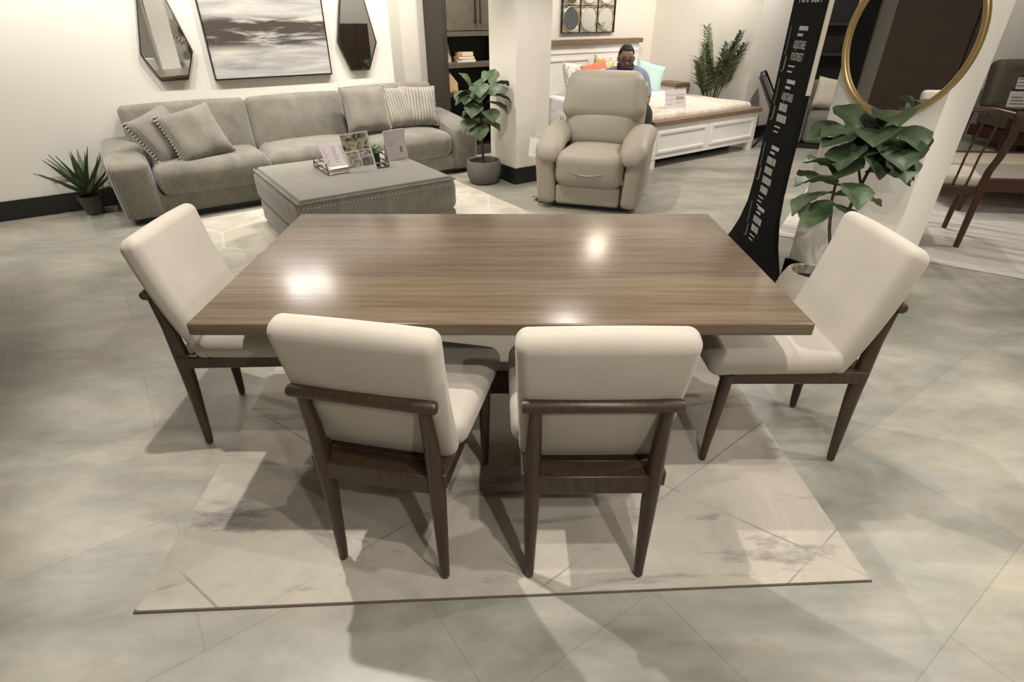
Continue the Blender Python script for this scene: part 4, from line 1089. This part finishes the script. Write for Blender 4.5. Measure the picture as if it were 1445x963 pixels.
def circle_decor():
    s0 = (5.866 + 6.83) / 2; t = sthing('wall_decor', 'square metal wall decor of gold rings and round mirrors above the bed', 'wall decor', s0, -0.30)
    z0 = 1.325; c = 0.318; Wd = 3 * c
    bm = bmesh.new(); frame_prism(bm, rect(-Wd / 2 - 0.012, Wd / 2 + 0.012, z0, z0 + Wd + 0.024), rect(-Wd / 2, Wd / 2, z0 + 0.012, z0 + Wd + 0.012), -0.045, -0.015)
    for k in (1, 2):
        box(bm, -Wd / 2 + c * k - 0.005, -Wd / 2 + c * k + 0.005, -0.04, -0.02, z0 + 0.012, z0 + Wd + 0.012)
        box(bm, -Wd / 2, Wd / 2, -0.04, -0.02, z0 + 0.012 + c * k - 0.005, z0 + 0.012 + c * k + 0.005)
    obj('frame', bm, 'dark_metal', t, smooth=False)
    for i in range(3):
        for j in range(3):
            cx, cz = -Wd / 2 + c * (i + 0.5), z0 + 0.012 + c * (j + 0.5)
            bm = bmesh.new(); pts = [(cx + 0.147 * math.cos(2 * PI * k / 32), -0.032, cz + 0.147 * math.sin(2 * PI * k / 32)) for k in range(33)]
            tube(bm, pts, 0.008, 6, caps=False); r = obj('ring', bm, 'gold2', t)
            bm = bmesh.new()
            prism(bm, [(cx + 0.132 * math.cos(2 * PI * k / 32), cz + 0.132 * math.sin(2 * PI * k / 32)) for k in range(32)], -0.030, -0.024)
            obj('mirror_disc', bm, 'mirror', r, smooth=False)
circle_decor()
t = sthing('picture_frame', 'light wooden picture frame on the white wall, beside the black banner', 'frame', 8.88, 1.5)
bm = bmesh.new(); frame_prism(bm, rect(-0.26, 0.26, 1.12, 1.95), rect(-0.235, 0.235, 1.145, 1.925), -0.03, -0.002); obj('border', bm, 'cap_wood', t, smooth=False)
obj('print', boxm(-0.235, 0.235, -0.016, -0.002, 1.145, 1.925), 'white', t)

# ------------------------------------------------------------------ person sitting on the bed edge behind the recliner
def skin_mesh(verts, edges, radii, root=0, sub=2):
    me = bpy.data.meshes.new('figure'); me.from_pydata(verts, edges, [])
    o = bpy.data.objects.new('figure', me); COL.objects.link(o)
    o.modifiers.new('skin', 'SKIN').use_smooth_shade = True
    for i, r in enumerate(radii):
        sv = me.skin_vertices[0].data[i]; sv.radius = r if isinstance(r, tuple) else (r, r); sv.use_root = (i == root)
    sm = o.modifiers.new('sub', 'SUBSURF'); sm.levels = sub; sm.render_levels = sub
    dg = bpy.context.evaluated_depsgraph_get(); dg.update()
    res = bpy.data.meshes.new_from_object(o.evaluated_get(dg))
    bpy.data.objects.remove(o); bpy.data.meshes.remove(me)
    return res
def sph(bm, c, r, sx=1, sy=1, sz=1, n=16, mat=None):
    m = Matrix.Translation(c) @ Matrix.Diagonal((sx * r, sy * r, sz * r, 1))
    if mat is not None: m = mat @ m
    return bmesh.ops.create_uvsphere(bm, u_segments=n, v_segments=n // 2 + 2, radius=1, matrix=m)['verts']
def person():
    t = thing('person', 'bearded person in glasses and a blue-grey shirt sitting on the bed behind the recliner', 'person', (1.325, 6.90, 0), R(0))
    # local: facing -y, pelvis over the origin, mattress top about 0.58
    P_, E_, Rd = [], [], []
    def v(p, r, par=None):
        P_.append(p); Rd.append(r); i = len(P_) - 1
        if par is not None: E_.append((par, i))
        return i
    pel = v((0, 0.0, 0.68), (0.15, 0.115)); ab = v((0, -0.12, 0.78), (0.145, 0.11), pel); ch = v((0, -0.24, 0.90), (0.155, 0.11), ab)
    ub = v((0, -0.31, 1.01), (0.11, 0.085), ch); nk = v((0, -0.36, 1.04), 0.055, ub); hd = v((0, -0.40, 1.10), 0.06, nk)
    for sx in (-1, 1):
        sh = v((sx * 0.185, -0.30, 0.985), 0.062, ub); el = v((sx * 0.27, -0.36, 0.72), 0.043, sh); wr = v((sx * 0.13, -0.58, 0.70), 0.028, el); pm = v((sx * 0.09, -0.65, 0.71), (0.036, 0.020), wr); kn = v((sx * 0.07, -0.69, 0.715), (0.036, 0.016), pm)
        for fi in range(4):
            a = v((sx * (0.045 + 0.017 * fi), -0.73 + 0.006 * abs(fi - 1.4), 0.72), 0.009, kn); b = v((sx * (0.040 + 0.016 * fi), -0.755 + 0.008 * abs(fi - 1.4), 0.705), 0.0085, a); v((sx * (0.038 + 0.015 * fi), -0.757 + 0.008 * abs(fi - 1.4), 0.685), 0.0075, b)
        th = v((sx * 0.058, -0.655, 0.735), 0.011, pm); v((sx * 0.035, -0.69, 0.742), 0.009, th)
        hp = v((sx * 0.10, -0.06, 0.665), 0.095, pel); kk = v((sx * 0.15, -0.46, 0.62), 0.066, hp); an = v((sx * 0.15, -0.44, 0.10), 0.042, kk); v((sx * 0.16, -0.57, 0.045), (0.042, 0.035), an)
    P_ = [(x + 0.30 * y if z > 0.66 else x, y, z) for x, y, z in P_]
    body = skin_mesh(P_, E_, Rd)
    bm = bmesh.new(); bm.from_mesh(body); bpy.data.meshes.remove(body)
    hm = T(-0.125, -0.415, 1.150, rx=R(14))          # head bowed forward
    vs = sph(bm, (0, 0, 0), 0.1, 0.80, 0.98, 1.22, 24, hm)
    inv = hm.inverted()
    for q in vs:                                 # jaw narrows, brow and cheeks flatten
        l = inv @ q.co
        if l.z < 0: l.x *= 1 + 0.22 * l.z / 0.12; l.y = l.y * (1 + 0.15 * l.z / 0.12) - 0.012 * (-l.z / 0.12)
        if l.y < -0.06: l.y = -0.06 + (l.y + 0.06) * 0.65
        q.co = hm @ l
    sph(bm, (0, -0.094, -0.022), 0.016, 0.9, 1.2, 1.0, 12, hm); tubev = [hm @ Vector(q) for q in ((0, -0.085, 0.02), (0, -0.095, 0.0), (0, -0.102, -0.02))]
    tube(bm, tubev, [0.008, 0.010, 0.013], 8)
    for sx in (-1, 1): sph(bm, (sx * 0.083, 0.012, -0.005), 0.03, 0.35, 0.65, 1.0, 12, hm)
    tube(bm, [hm @ Vector((-0.026 + 0.0052 * i, -0.090, -0.062 + 0.002 * abs(i - 5))) for i in range(11)], 0.005, 6)
    b = obj('body', bm, 'skin', t, angle=80)
    # shirt follows the torso and upper arms
    V2, E2, R2 = [], [], []
    def w2(p, r, par=None):
        nonlocal V2, E2, R2
        V2.append(p); R2.append(r); i = len(V2) - 1
        if par is not None: E2.append((par, i))
        return i
    a0 = w2((0, 0.01, 0.64), (0.172, 0.138)); a1 = w2((0, -0.12, 0.78), (0.168, 0.132), a0); a2 = w2((0, -0.24, 0.90), (0.178, 0.128), a1); a3 = w2((0, -0.315, 1.01), (0.125, 0.095), a2); a4 = w2((0, -0.345, 1.04), 0.075, a3)
    for sx in (-1, 1):
        s1 = w2((sx * 0.19, -0.30, 0.985), 0.078, a3); s2 = w2((sx * 0.25, -0.345, 0.80), 0.060, s1); w2((sx * 0.262, -0.355, 0.745), 0.056, s2)
    V2 = [(x + 0.30 * y, y, z) for x, y, z in V2]; me = skin_mesh(V2, E2, R2); so = new_obj('shirt', me, 'shirt', t)
    V2, E2, R2 = [], [], []
    p0 = w2((0, 0.0, 0.66), (0.165, 0.125))
    for sx in (-1, 1):
        h = w2((sx * 0.10, -0.06, 0.668), 0.108, p0); k = w2((sx * 0.15, -0.46, 0.62), 0.078, h); w2((sx * 0.15, -0.44, 0.12), 0.060, k)
    me = skin_mesh(V2, E2, R2); new_obj('trousers', me, 'trousers', t)
    for sx in (-1, 1):
        bm = rbox(0.10, 0.27, 0.09, 0.04, m=4, inner=4, mat=T(x=sx * 0.158, y=-0.53, z=0.046)); obj('shoe', bm, 'black', t)
    # hair, beard, glasses
    bm = bmesh.new(); vs = sph(bm, (0, 0.012, 0.022), 0.1, 0.86, 1.0, 1.20, 24, hm)
    dele = [q for q in vs if (inv @ q.co).y < -0.035 and (inv @ q.co).z < 0.078 or (inv @ q.co).y < 0.02 and (inv @ q.co).z < 0.03 or (inv @ q.co).z < -0.05]
    bmesh.ops.delete(bm, geom=dele, context='VERTS'); o = obj('hair', bm, 'hair', t); md = o.modifiers.new('thickness', 'SOLIDIFY'); md.thickness = 0.012
    bm = bmesh.new(); vs = sph(bm, (0, -0.012, -0.066), 0.1, 0.76, 0.86, 0.70, 24, hm)
    dele = [q for q in vs if (inv @ q.co).y > 0.02 or (inv @ q.co).z > -0.050 + 0.8 * max(0, abs((inv @ q.co).x) - 0.035)]
    bmesh.ops.delete(bm, geom=dele, context='VERTS'); o = obj('beard', bm, 'hair', t); md = o.modifiers.new('thickness', 'SOLIDIFY'); md.thickness = 0.012; md.offset = 1
    bm = bmesh.new()
    for sx in (-1, 1):
        tube(bm, [hm @ Vector((sx * 0.034 + 0.027 * math.cos(2 * PI * k / 16), -0.098, 0.012 + 0.020 * math.sin(2 * PI * k / 16))) for k in range(17)], 0.0035, 6, caps=False)
        tube(bm, [hm @ Vector(q) for q in ((sx * 0.061, -0.096, 0.016), (sx * 0.084, -0.05, 0.016), (sx * 0.088, 0.01, 0.012))], 0.003, 6)
    tube(bm, [hm @ Vector((-0.008, -0.101, 0.016)), hm @ Vector((0.008, -0.101, 0.016))], 0.003, 6)
    obj('glasses', bm, 'lens', t)
    bm = bmesh.new()
    for sx in (-1, 1): tube(bm, [hm @ Vector((sx * 0.015, -0.091, 0.040)), hm @ Vector((sx * 0.035, -0.093, 0.046)), hm @ Vector((sx * 0.056, -0.085, 0.040))], 0.005, 6)
    obj('eyebrows', bm, 'hair', t)
    for sx in (-1, 1):
        bm = bmesh.new(); sph(bm, (sx * 0.034, -0.080, 0.012), 0.010, 1, 0.7, 0.8, 12, hm); obj('eye', bm, 'hair', t)
person()

# ------------------------------------------------------------------ black banner
def banner():
    X, YC = 1.715, 3.685
    t = thing('banner', 'tall black flared standing banner with white lettering, behind the right table corner', 'banner', (X, YC, 0), R(-90))
    # local: -y faces the viewer's left (world -x), local x runs to world -y (towards the camera)
    half = [(0.0, 0.53), (0.05, 0.475), (0.12, 0.41), (0.25, 0.315), (0.40, 0.245), (0.55, 0.222), (0.75, 0.215), (2.1, 0.215)]
    out = [(h, z) for z, h in half] + [(-h, z) for z, h in half[::-1]]
    bm = bmesh.new()
    # quads per level for clean shading
    lv = []
    for z, h in half: lv.append([bm.verts.new((x, y, z)) for x, y in ((-h, -0.014), (h, -0.014), (h, 0.014), (-h, 0.014))])
    bm.faces.new(lv[0]); bm.faces.new(lv[-1])
    for a, b in zip(lv, lv[1:]):
        for k in range(4): bm.faces.new((a[k], a[(k + 1) % 4], b[(k + 1) % 4], b[k]))
    f = obj('panel', bm, 'banner', t, angle=30)
    obj('edge_strip', boxm(0.2155, 0.221, -0.012, 0.014, 1.15, 2.09), 'cream_plastic', t)
    def place_text(body, size, x, z, wid=None, mat='bannertext'):
        me = text_mesh(body, size)
        xs = [v_.co.x for v_ in me.vertices]; sc = (wid / (max(xs) - min(xs))) if wid else 1
        for v_ in me.vertices: v_.co = Vector((x + v_.co.x * sc, -0.0148 - v_.co.z, z + v_.co.y))
        o = new_obj('lettering', me, mat, t); return o
    place_text('YOU BEST', 0.085, -0.155, 1.615, 0.31)
    def strokes(bm, x0, x1, z, h, seed):
        random.seed(seed); x = x0
        while x < x1:
            w_ = random.uniform(0.009, 0.016); box(bm, x, min(x + w_, x1), -0.0153, -0.0145, z, z + h); 
            if random.random() < 0.6: box(bm, x, min(x + w_ + 0.008, x1), -0.0153, -0.0145, z + h * random.choice((0, 0.4, 0.8)), z + h * random.choice((0.2, 0.55, 1.0)) + 0.002) if False else None
            x += w_ + random.uniform(0.004, 0.009)
    blocks = [ # z of the small heading, two small lines, bold lines, thin lines below
        (1.475, ['ADJUSTABLE', 'FOOTREST'], 2), (1.19, ['ADJUSTABLE', None, None], 2), (0.80, [None, None, None, None], 3), (0.40, [None, None], 2)]
    for bi, (z, bold, thin) in enumerate(blocks):
        bm = bmesh.new()
        box(bm, -0.055, 0.055, -0.0153, -0.0145, z, z + 0.022); box(bm, -0.060, 0.010, -0.0153, -0.0145, z - 0.030, z - 0.016)
        zz = z - 0.095
        for li, wd in enumerate(bold):
            if wd: place_text(wd, 0.062, -0.080, zz, 0.155)
            else: strokes(bm, -0.080, 0.05 - 0.02 * (li % 2), zz, 0.044, bi * 7 + li)
            zz -= 0.064
        for k in range(thin):
            box(bm, -0.085, 0.0 - 0.02 * k, -0.0153, -0.0145, zz + 0.028, zz + 0.036); zz -= 0.030
        obj('print', bm, 'bannertext', t, smooth=False)
        # little outline of a chair with a tan mark
        bm = bmesh.new()
        tube(bm, [(-0.165, -0.0145, z + 0.02), (-0.160, -0.0145, z - 0.10), (-0.175, -0.0145, z - 0.125), (-0.15, -0.0145, z - 0.13)], 0.004, 6)
        tube(bm, [(-0.178, -0.0145, z - 0.225), (-0.155, -0.0145, z - 0.225)], 0.004, 6)
        obj('icon_outline', bm, 'bannerline', t)
        obj('icon_mark', boxm(-0.152, -0.140, -0.0153, -0.0145, z - 0.22, z - 0.14), 'tanprint', t)
banner()

# ------------------------------------------------------------------ round mirror on the column
def round_mirror():
    c = Vector((2.16, 2.96, 0)) + Vector((-WX, -WY, 0)) * 0.25
    t = thing('oval_mirror', 'large oval mirror in a gold frame on the column at the right', 'mirror', (c.x, c.y, 0), YAW - R(90))
    z = 1.455; r = 0.315; n = 72; kz = 1.17
    bm = bmesh.new()
    prof = [(r, -0.004), (r, -0.040), (r - 0.004, -0.046), (r - 0.018, -0.046), (r - 0.022, -0.040), (r - 0.022, -0.012)]
    rings = [[bm.verts.new((q * math.cos(2 * PI * k / n), y, z + q * kz * math.sin(2 * PI * k / n))) for k in range(n)] for q, y in prof]
    for a, b in zip(rings, rings[1:] + rings[:1]):
        for k in range(n): bm.faces.new((a[k], a[(k + 1) % n], b[(k + 1) % n], b[k]))
    obj('frame', bm, 'gold', t, angle=30)
    bm = bmesh.new(); prism(bm, [((r - 0.021) * math.cos(2 * PI * k / n), z + (r - 0.021) * kz * math.sin(2 * PI * k / n)) for k in range(n)], -0.022, -0.010)
    obj('glass', bm, 'mirror', t, smooth=False)
round_mirror()

# ------------------------------------------------------------------ right-hand display
def right_group():
    # chair seen from behind and its side
    t = thing('spindle_chair', 'dark wooden chair with a curved spindle back and cream seat, right of the column', 'chair', (3.35, 4.335, 0.01), R(155))
    m = 'mahogany'
    # local: -y front
    obj('seat', rbox(0.46, 0.44, 0.07, 0.03, m=4, inner=4, puff=(0, 0, 0.012), mat=T(y=-0.02, z=0.475)), 'seat_cream', t)
    bm = bmesh.new()
    for sx in (-1, 1): box(bm, sx * 0.215 - 0.014, sx * 0.215 + 0.014, -0.22, 0.22, 0.39, 0.445)
    box(bm, -0.20, 0.20, -0.23, -0.20, 0.39, 0.445); box(bm, -0.20, 0.20, 0.19, 0.225, 0.39, 0.445)
    obj('seat_frame', bm, m, t, bevel=0.004)
    for sx in (-1, 1):
        bm = bmesh.new(); tube(bm, [(sx * 0.205, 0.25, 0.0), (sx * 0.21, 0.235, 0.22), (sx * 0.212, 0.215, 0.46)], [0.020, 0.025, 0.028], 10); obj('leg', bm, m, t)
        bm = bmesh.new(); tube(bm, [(sx * 0.205, -0.24, 0.0), (sx * 0.21, -0.22, 0.42)], [0.019, 0.026], 10); obj('leg', bm, m, t)
    bm = bmesh.new()
    pts = [(-0.212, 0.215, 0.44), (-0.218, 0.205, 0.56), (-0.235, 0.235, 0.66), (-0.245, 0.28, 0.80), (-0.235, 0.31, 0.90), (-0.18, 0.325, 0.965), (-0.08, 0.335, 0.985), (0.08, 0.335, 0.985), (0.18, 0.325, 0.965), (0.235, 0.31, 0.90), (0.245, 0.28, 0.80), (0.235, 0.235, 0.66), (0.218, 0.205, 0.56), (0.212, 0.215, 0.44)]
    tube(bm, pts, 0.026, 10, rady=0.020); obj('back_frame', bm, m, t)
    for i in range(4):
        x = -0.12 + 0.08 * i
        bm = bmesh.new(); tube(bm, [(x, 0.205, 0.44), (x, 0.235, 0.66), (x * 1.05, 0.30, 0.85), (x * 1.05, 0.333, 0.98)], 0.008, 8); obj('spindle', bm, m, t)
    # low coffee table
    t = thing('coffee_table', 'low dark-framed coffee table with a pale woven top, right of the spindle chair', 'table', (5.0, 5.35, 0.01), R(-6))
    bm = bmesh.new(); frame_prism(bm, [(-1.0, -0.62), (1.0, -0.62), (1.0, 0.62), (-1.0, 0.62)], [(-0.93, -0.55), (0.93, -0.55), (0.93, 0.55), (-0.93, 0.55)], 0.20, 0.31)
    for v_ in bm.verts: v_.co = Vector((v_.co.x, v_.co.z, v_.co.y))
    obj('frame', bm, m, t, smooth=False, bevel=0.005)
    obj('top', boxm(-0.93, 0.93, -0.55, 0.55, 0.26, 0.305), 'tile_pale', t)
    obj('woven_inset', boxm(-0.90, 0.90, 0.02, 0.50, 0.305, 0.310), 'wicker', t)
    for sx in (-0.84, 0.84):
        for sy in (-0.48, 0.48):
            bm = bmesh.new(); rod(bm, (sx * 1.03, sy * 1.04, 0), (sx, sy, 0.21), 0.022, 0.03, n=10); obj('leg', bm, m, t)
    # tufted sofa at the back
    t = thing('tufted_sofa', 'brown-grey button-tufted sofa with dark wooden base at the far right', 'sofa', (7.7, 7.75, 0), R(0))
    obj('base', boxm(-1.3, 1.3, -0.42, 0.40, 0.10, 0.24), m, t, bevel=0.006)
    for sx in (-1.2, 1.2):
        for sy in (-0.36, 0.34):
            bm = bmesh.new(); rod(bm, (sx, sy, 0), (sx, sy, 0.11), 0.02, 0.03, n=8); obj('leg', bm, m, t)
    for i in range(2): obj('seat_cushion', rbox(1.28, 0.80, 0.24, 0.06, m=4, inner=4, puff=(0, 0.01, 0.02), mat=T(x=-0.64 + 1.28 * i, y=-0.02, z=0.36)), 'tuft', t)
    bu = [(x, z) for x in (-0.95, -0.35, 0.25, 0.85) for z in (0.60, 0.85)]
    def tf(p):
        q = p.copy()
        if p.y < 0:
            for x, z in bu:
                d2 = ((p.x - x) ** 2 + (p.z + 0.72 - z) ** 2)
                q.y += 0.045 * math.exp(-d2 / 0.006)
        return q
    obj('backrest', rbox(2.6, 0.22, 0.60, 0.08, m=4, inner=26, puff=(0, 0.02, 0.01), fn=tf, mat=T(y=0.36, z=0.74, rx=R(-8))), 'tuft', t)
    bm = bmesh.new()
    for x, z in bu: sph(bm, (x, 0.268 + (z - 0.74) * 0.14, z + 0.02), 0.018, 1, 0.6, 1, 8)
    obj('buttons', bm, 'tuft', t)
    # pouf between chair and sofa
    t = thing('pouf', 'round dark brown pouf seen through the chair spindles', 'pouf', (4.55, 6.25, 0.0), 0)
    obj('cover', rbox(0.52, 0.52, 0.34, 0.16, m=6, inner=4, puff=(0.04, 0.04, 0.03), mat=T(z=0.175)), 'pouf', t)
    bm = bmesh.new(); tube(bm, [(0.27 * math.cos(2 * PI * k / 24), 0.27 * math.sin(2 * PI * k / 24), 0.175) for k in range(25)], 0.006, 6, caps=False); obj('seam', bm, 'pouf', t)
    # printed cards standing on the sofa arm / table
    for i, (x, y, z, h, lb) in enumerate(((5.88, 6.90, 0.62, 0.17, 'white printed card, lower of two beside the tufted sofa'), (5.98, 7.02, 0.80, 0.12, 'small white printed card, upper of two beside the tufted sofa'))):
        c = thing('info_card', lb, 'card', (x, y, z), R(-12))
        obj('sheet', boxm(-0.11 + 0.02 * i, 0.11 - 0.02 * i, -0.002, 0.002, 0, h, mat=T(rx=R(-10))), 'white', c)
        bm = bmesh.new()
        for k in range(3): box(bm, -0.08, 0.07 - 0.02 * k, -0.0028, -0.002, 0.03 + 0.035 * k, 0.042 + 0.035 * k, mat=T(rx=R(-10)))
        obj('print', bm, 'ink', c)
    t = thing('side_table', 'small pedestal table holding the white cards beside the tufted sofa', 'table', (5.95, 6.98, 0), 0)
    bm = bmesh.new(); lathe(bm, [(0, 0.592), (0.20, 0.592), (0.205, 0.605), (0.20, 0.618), (0, 0.618)], 28); obj('top', bm, m, t)
    bm = bmesh.new(); lathe(bm, [(0, 0), (0.15, 0), (0.14, 0.02), (0.03, 0.05), (0.022, 0.3), (0.03, 0.592), (0, 0.592)], 20); obj('pedestal', bm, m, t)
    r = thing('card_riser', 'small dark stand raising the upper white card beside the tufted sofa', 'stand', (5.99, 7.05, 0.6185), 0)
    obj('block', boxm(-0.06, 0.06, -0.04, 0.04, 0, 0.165), 'black', r, bevel=0.003); obj('ledge', boxm(-0.08, 0.08, -0.06, 0.05, 0.165, 0.18), 'black', r, bevel=0.002)
    # pale picture over the sofa
    t = thing('painting', 'pale abstract picture with a thin wooden lower edge on the far right wall', 'painting', (8.2, 8.55, 0), 0)
    obj('canvas', boxm(-1.1, 1.1, -0.03, -0.003, 1.20, 1.95), 'greypat', t); bm = bmesh.new(); frame_prism(bm, rect(-1.12, 1.12, 1.18, 1.97), rect(-1.1, 1.1, 1.2, 1.95), -0.036, -0.002); obj('frame', bm, 'cap_wood', t, smooth=False)
right_group()
def far_group():
    # grey sofa between banner and column
    t = thing('grey_armchair', 'plain grey armchair seen between the black banner and the column', 'armchair', (4.35, 7.95, 0), R(-25))
    obj('base', boxm(-0.50, 0.50, -0.42, 0.42, 0.0, 0.06), 'black', t)
    obj('seat', rbox(0.66, 0.80, 0.38, 0.07, m=4, inner=3, puff=(0, 0, 0.02), mat=T(y=-0.03, z=0.25)), 'grey_sofa', t)
    for sx in (-1, 1): obj('arm', rbox(0.22, 0.90, 0.54, 0.05, m=4, inner=3, mat=T(x=sx * 0.44, z=0.33)), 'grey_sofa', t)
    obj('backrest', rbox(1.08, 0.24, 0.66, 0.07, m=4, inner=3, mat=T(y=0.36, z=0.44, rx=R(-8))), 'grey_sofa', t)
    cushion_pillow('throw_pillow', 'cream pillow on the grey armchair beside the banner edge', (4.22, 7.93, 0.64), 0.40, Euler((R(-20), R(8), R(-15))), 'seat_cream', 'pillow', None, False)
    # dark shelf with plant
    t = thing('dark_shelf', 'tall black open shelf far behind, seen right of the banner', 'shelf', (5.55, 9.9, 0), R(-20))
    bm = bmesh.new()
    for x in (-0.75, 0.75): box(bm, x - 0.03, x + 0.03, -0.2, 0.2, 0, 2.1)
    box(bm, -0.72, 0.72, 0.17, 0.2, 0, 2.1); obj('frame', bm, 'black', t)
    for z in (0.1, 0.55, 1.0, 1.42, 2.05): obj('board', boxm(-0.72, 0.72, -0.2, 0.17, z - 0.02, z + 0.02), 'brown_panel', t)
    p = thing('shelf_plant', 'round green plant in a black pot on the far dark shelf', 'plant', (5.42, 9.86, 1.02), 0)
    bm = bmesh.new(); lathe(bm, [(0, 0), (0.06, 0), (0.075, 0.10), (0.065, 0.10), (0, 0.09)], 18); obj('pot', bm, 'pot_black', p)
    bm = bmesh.new(); random.seed(9)
    for i in range(60): blade(bm, (0, 0, 0.10), i * 2.4, R(random.uniform(0, 85)), random.uniform(0.10, 0.18), 0.05, R(50), 0.002, 4)
    obj('leaves', bm, 'palm_leaf', p)
    # pale pink sign on a stand
    t = thing('sign_stand', 'pale pink sign sheet on a thin black stand, between banner and oval mirror', 'sign', (4.78, 7.75, 0), R(-30))
    obj('sheet', boxm(-0.155, 0.155, -0.004, 0.004, 0.70, 0.98), 'pinkcard', t)
    bm = bmesh.new(); rod(bm, (0, 0.01, 0.02), (0, 0.01, 0.72), 0.012, n=8); obj('pole', bm, 'black', t)
    bm = bmesh.new(); lathe(bm, [(0, 0), (0.14, 0), (0.14, 0.012), (0.02, 0.03), (0, 0.03)], 20); obj('base', bm, 'black', t)
    # grey sling chair in front of the white wall end
    p = S(7.83, 1.98); t = thing('sling_chair', 'dark-framed chair with grey mesh back against the white wall, left of the banner', 'chair', (p.x, p.y, 0), YAW + R(25))
    bm = bmesh.new()
    tube(bm, [(-0.26, 0.22, 0.0), (-0.25, -0.02, 0.35), (-0.25, 0.10, 0.55), (-0.24, 0.28, 0.84), (-0.18, 0.31, 0.90), (0.18, 0.31, 0.90), (0.24, 0.28, 0.84), (0.25, 0.10, 0.55), (0.25, -0.02, 0.35), (0.26, 0.22, 0.0)], 0.014, 8)
    tube(bm, [(-0.25, -0.30, 0.0), (-0.25, -0.24, 0.38), (-0.25, 0.10, 0.36)], 0.013, 8); tube(bm, [(0.25, -0.30, 0.0), (0.25, -0.24, 0.38), (0.25, 0.10, 0.36)], 0.013, 8)
    obj('frame', bm, 'dark_metal', t)
    bm = boxm(-0.24, 0.24, -0.008, 0.008, -0.26, 0.28, mat=T(y=0.18, z=0.62, rx=R(-30))); obj('mesh_back', bm, 'mesh', t)
    obj('mesh_seat', boxm(-0.24, 0.24, -0.26, 0.10, 0.362, 0.378), 'mesh', t)
far_group()

# ------------------------------------------------------------------ room behind the camera, seen only in the mirrors
t = sthing('wardrobe', 'large dark brown wardrobe on the left wall, seen in the oval mirror', 'wardrobe', -1.28, 3.55, 0, R(90))
obj('carcass', boxm(-0.9, 0.9, -0.28, 0.28, 0.0, 2.2), 'brown_panel', t, bevel=0.006)
for i in range(2): obj('door', boxm(-0.88 + 0.89 * i, -0.01 + 0.89 * i, -0.30, -0.28, 0.1, 2.15), 'brown_panel', t, bevel=0.004)
t = sthing('navy_cabinet', 'tall navy blue cabinet on the left wall, seen at the left of the oval mirror', 'cabinet', -1.30, 1.70, 0, R(90))
obj('carcass', boxm(-0.5, 0.5, -0.25, 0.25, 0.0, 2.2), M['navy'], t, bevel=0.006)
for i in range(2): obj('door', boxm(-0.48 + 0.485 * i, -0.005 + 0.485 * i, -0.27, -0.25, 0.1, 2.15), M['navy'], t, bevel=0.004)
bm = sbox(1.72, 2.06, 8.0, 8.35, 0, CH); struct('wall_post', bm, 'white_wall', smooth=False)
t = sthing('sunburst_decor', 'round sunburst wall decor behind the camera, seen in the left faceted mirror', 'wall decor', 2.42, 8.99, 1.25, PI)
bm = bmesh.new()
for k in range(20):
    a = 2 * PI * k / 20; tube(bm, [(0.10 * math.cos(a), -0.02, 0.10 * math.sin(a)), (0.22 * math.cos(a) , -0.03, 0.22 * math.sin(a)), (0.30 * math.cos(a + 0.12), -0.02, 0.30 * math.sin(a + 0.12)), (0.22 * math.cos(a + 0.25), -0.03, 0.22 * math.sin(a + 0.25))], 0.008, 6)
obj('rays', bm, 'gold2', t)
bm = bmesh.new(); prism(bm, [(0.11 * math.cos(2 * PI * k / 32), 0.11 * math.sin(2 * PI * k / 32)) for k in range(32)], -0.03, -0.005); obj('centre', bm, 'pot_dark', t)
t = sthing('console_bench', 'cream bench by the wall behind the camera, seen in the left faceted mirror', 'bench', 2.95, 8.5, 0, PI)
obj('seat', rbox(1.6, 0.6, 0.18, 0.06, mat=T(z=0.62)), 'seat_cream', t); obj('base', boxm(-0.78, 0.78, -0.27, 0.27, 0, 0.53), 'mahogany', t)
t = sthing('basket_plant', 'leafy plant in a dark basket on the cream bench behind the camera', 'plant', 2.50, 8.5, 0.715)
bm = bmesh.new(); lathe(bm, [(0, 0), (0.13, 0), (0.16, 0.14), (0.15, 0.26), (0.13, 0.26), (0.13, 0.2), (0, 0.2)], 24); obj('basket', bm, 'pot_dark', t)
bm = bmesh.new()
for k in range(16): fig_leaf(bm, (0, 0, 0.24 + 0.016 * k), R(137.5 * k), R(20 + 3 * k), 0.2, 0.13, R(50), 0.2)
obj('leaves', bm, 'fig_leaf', t)

t = sthing('low_wardrobe', 'brown wooden cabinet on the wall behind the camera, seen in the right faceted mirror', 'cabinet', 6.05, 8.7, 0, PI)
obj('carcass', boxm(-0.35, 0.35, -0.25, 0.25, 0.0, 1.35), 'brown_panel', t, bevel=0.006)
for i in range(2): obj('door', boxm(-0.34 + 0.345 * i, -0.005 + 0.345 * i, -0.27, -0.25, 0.05, 1.32), 'brown_panel', t, bevel=0.004)
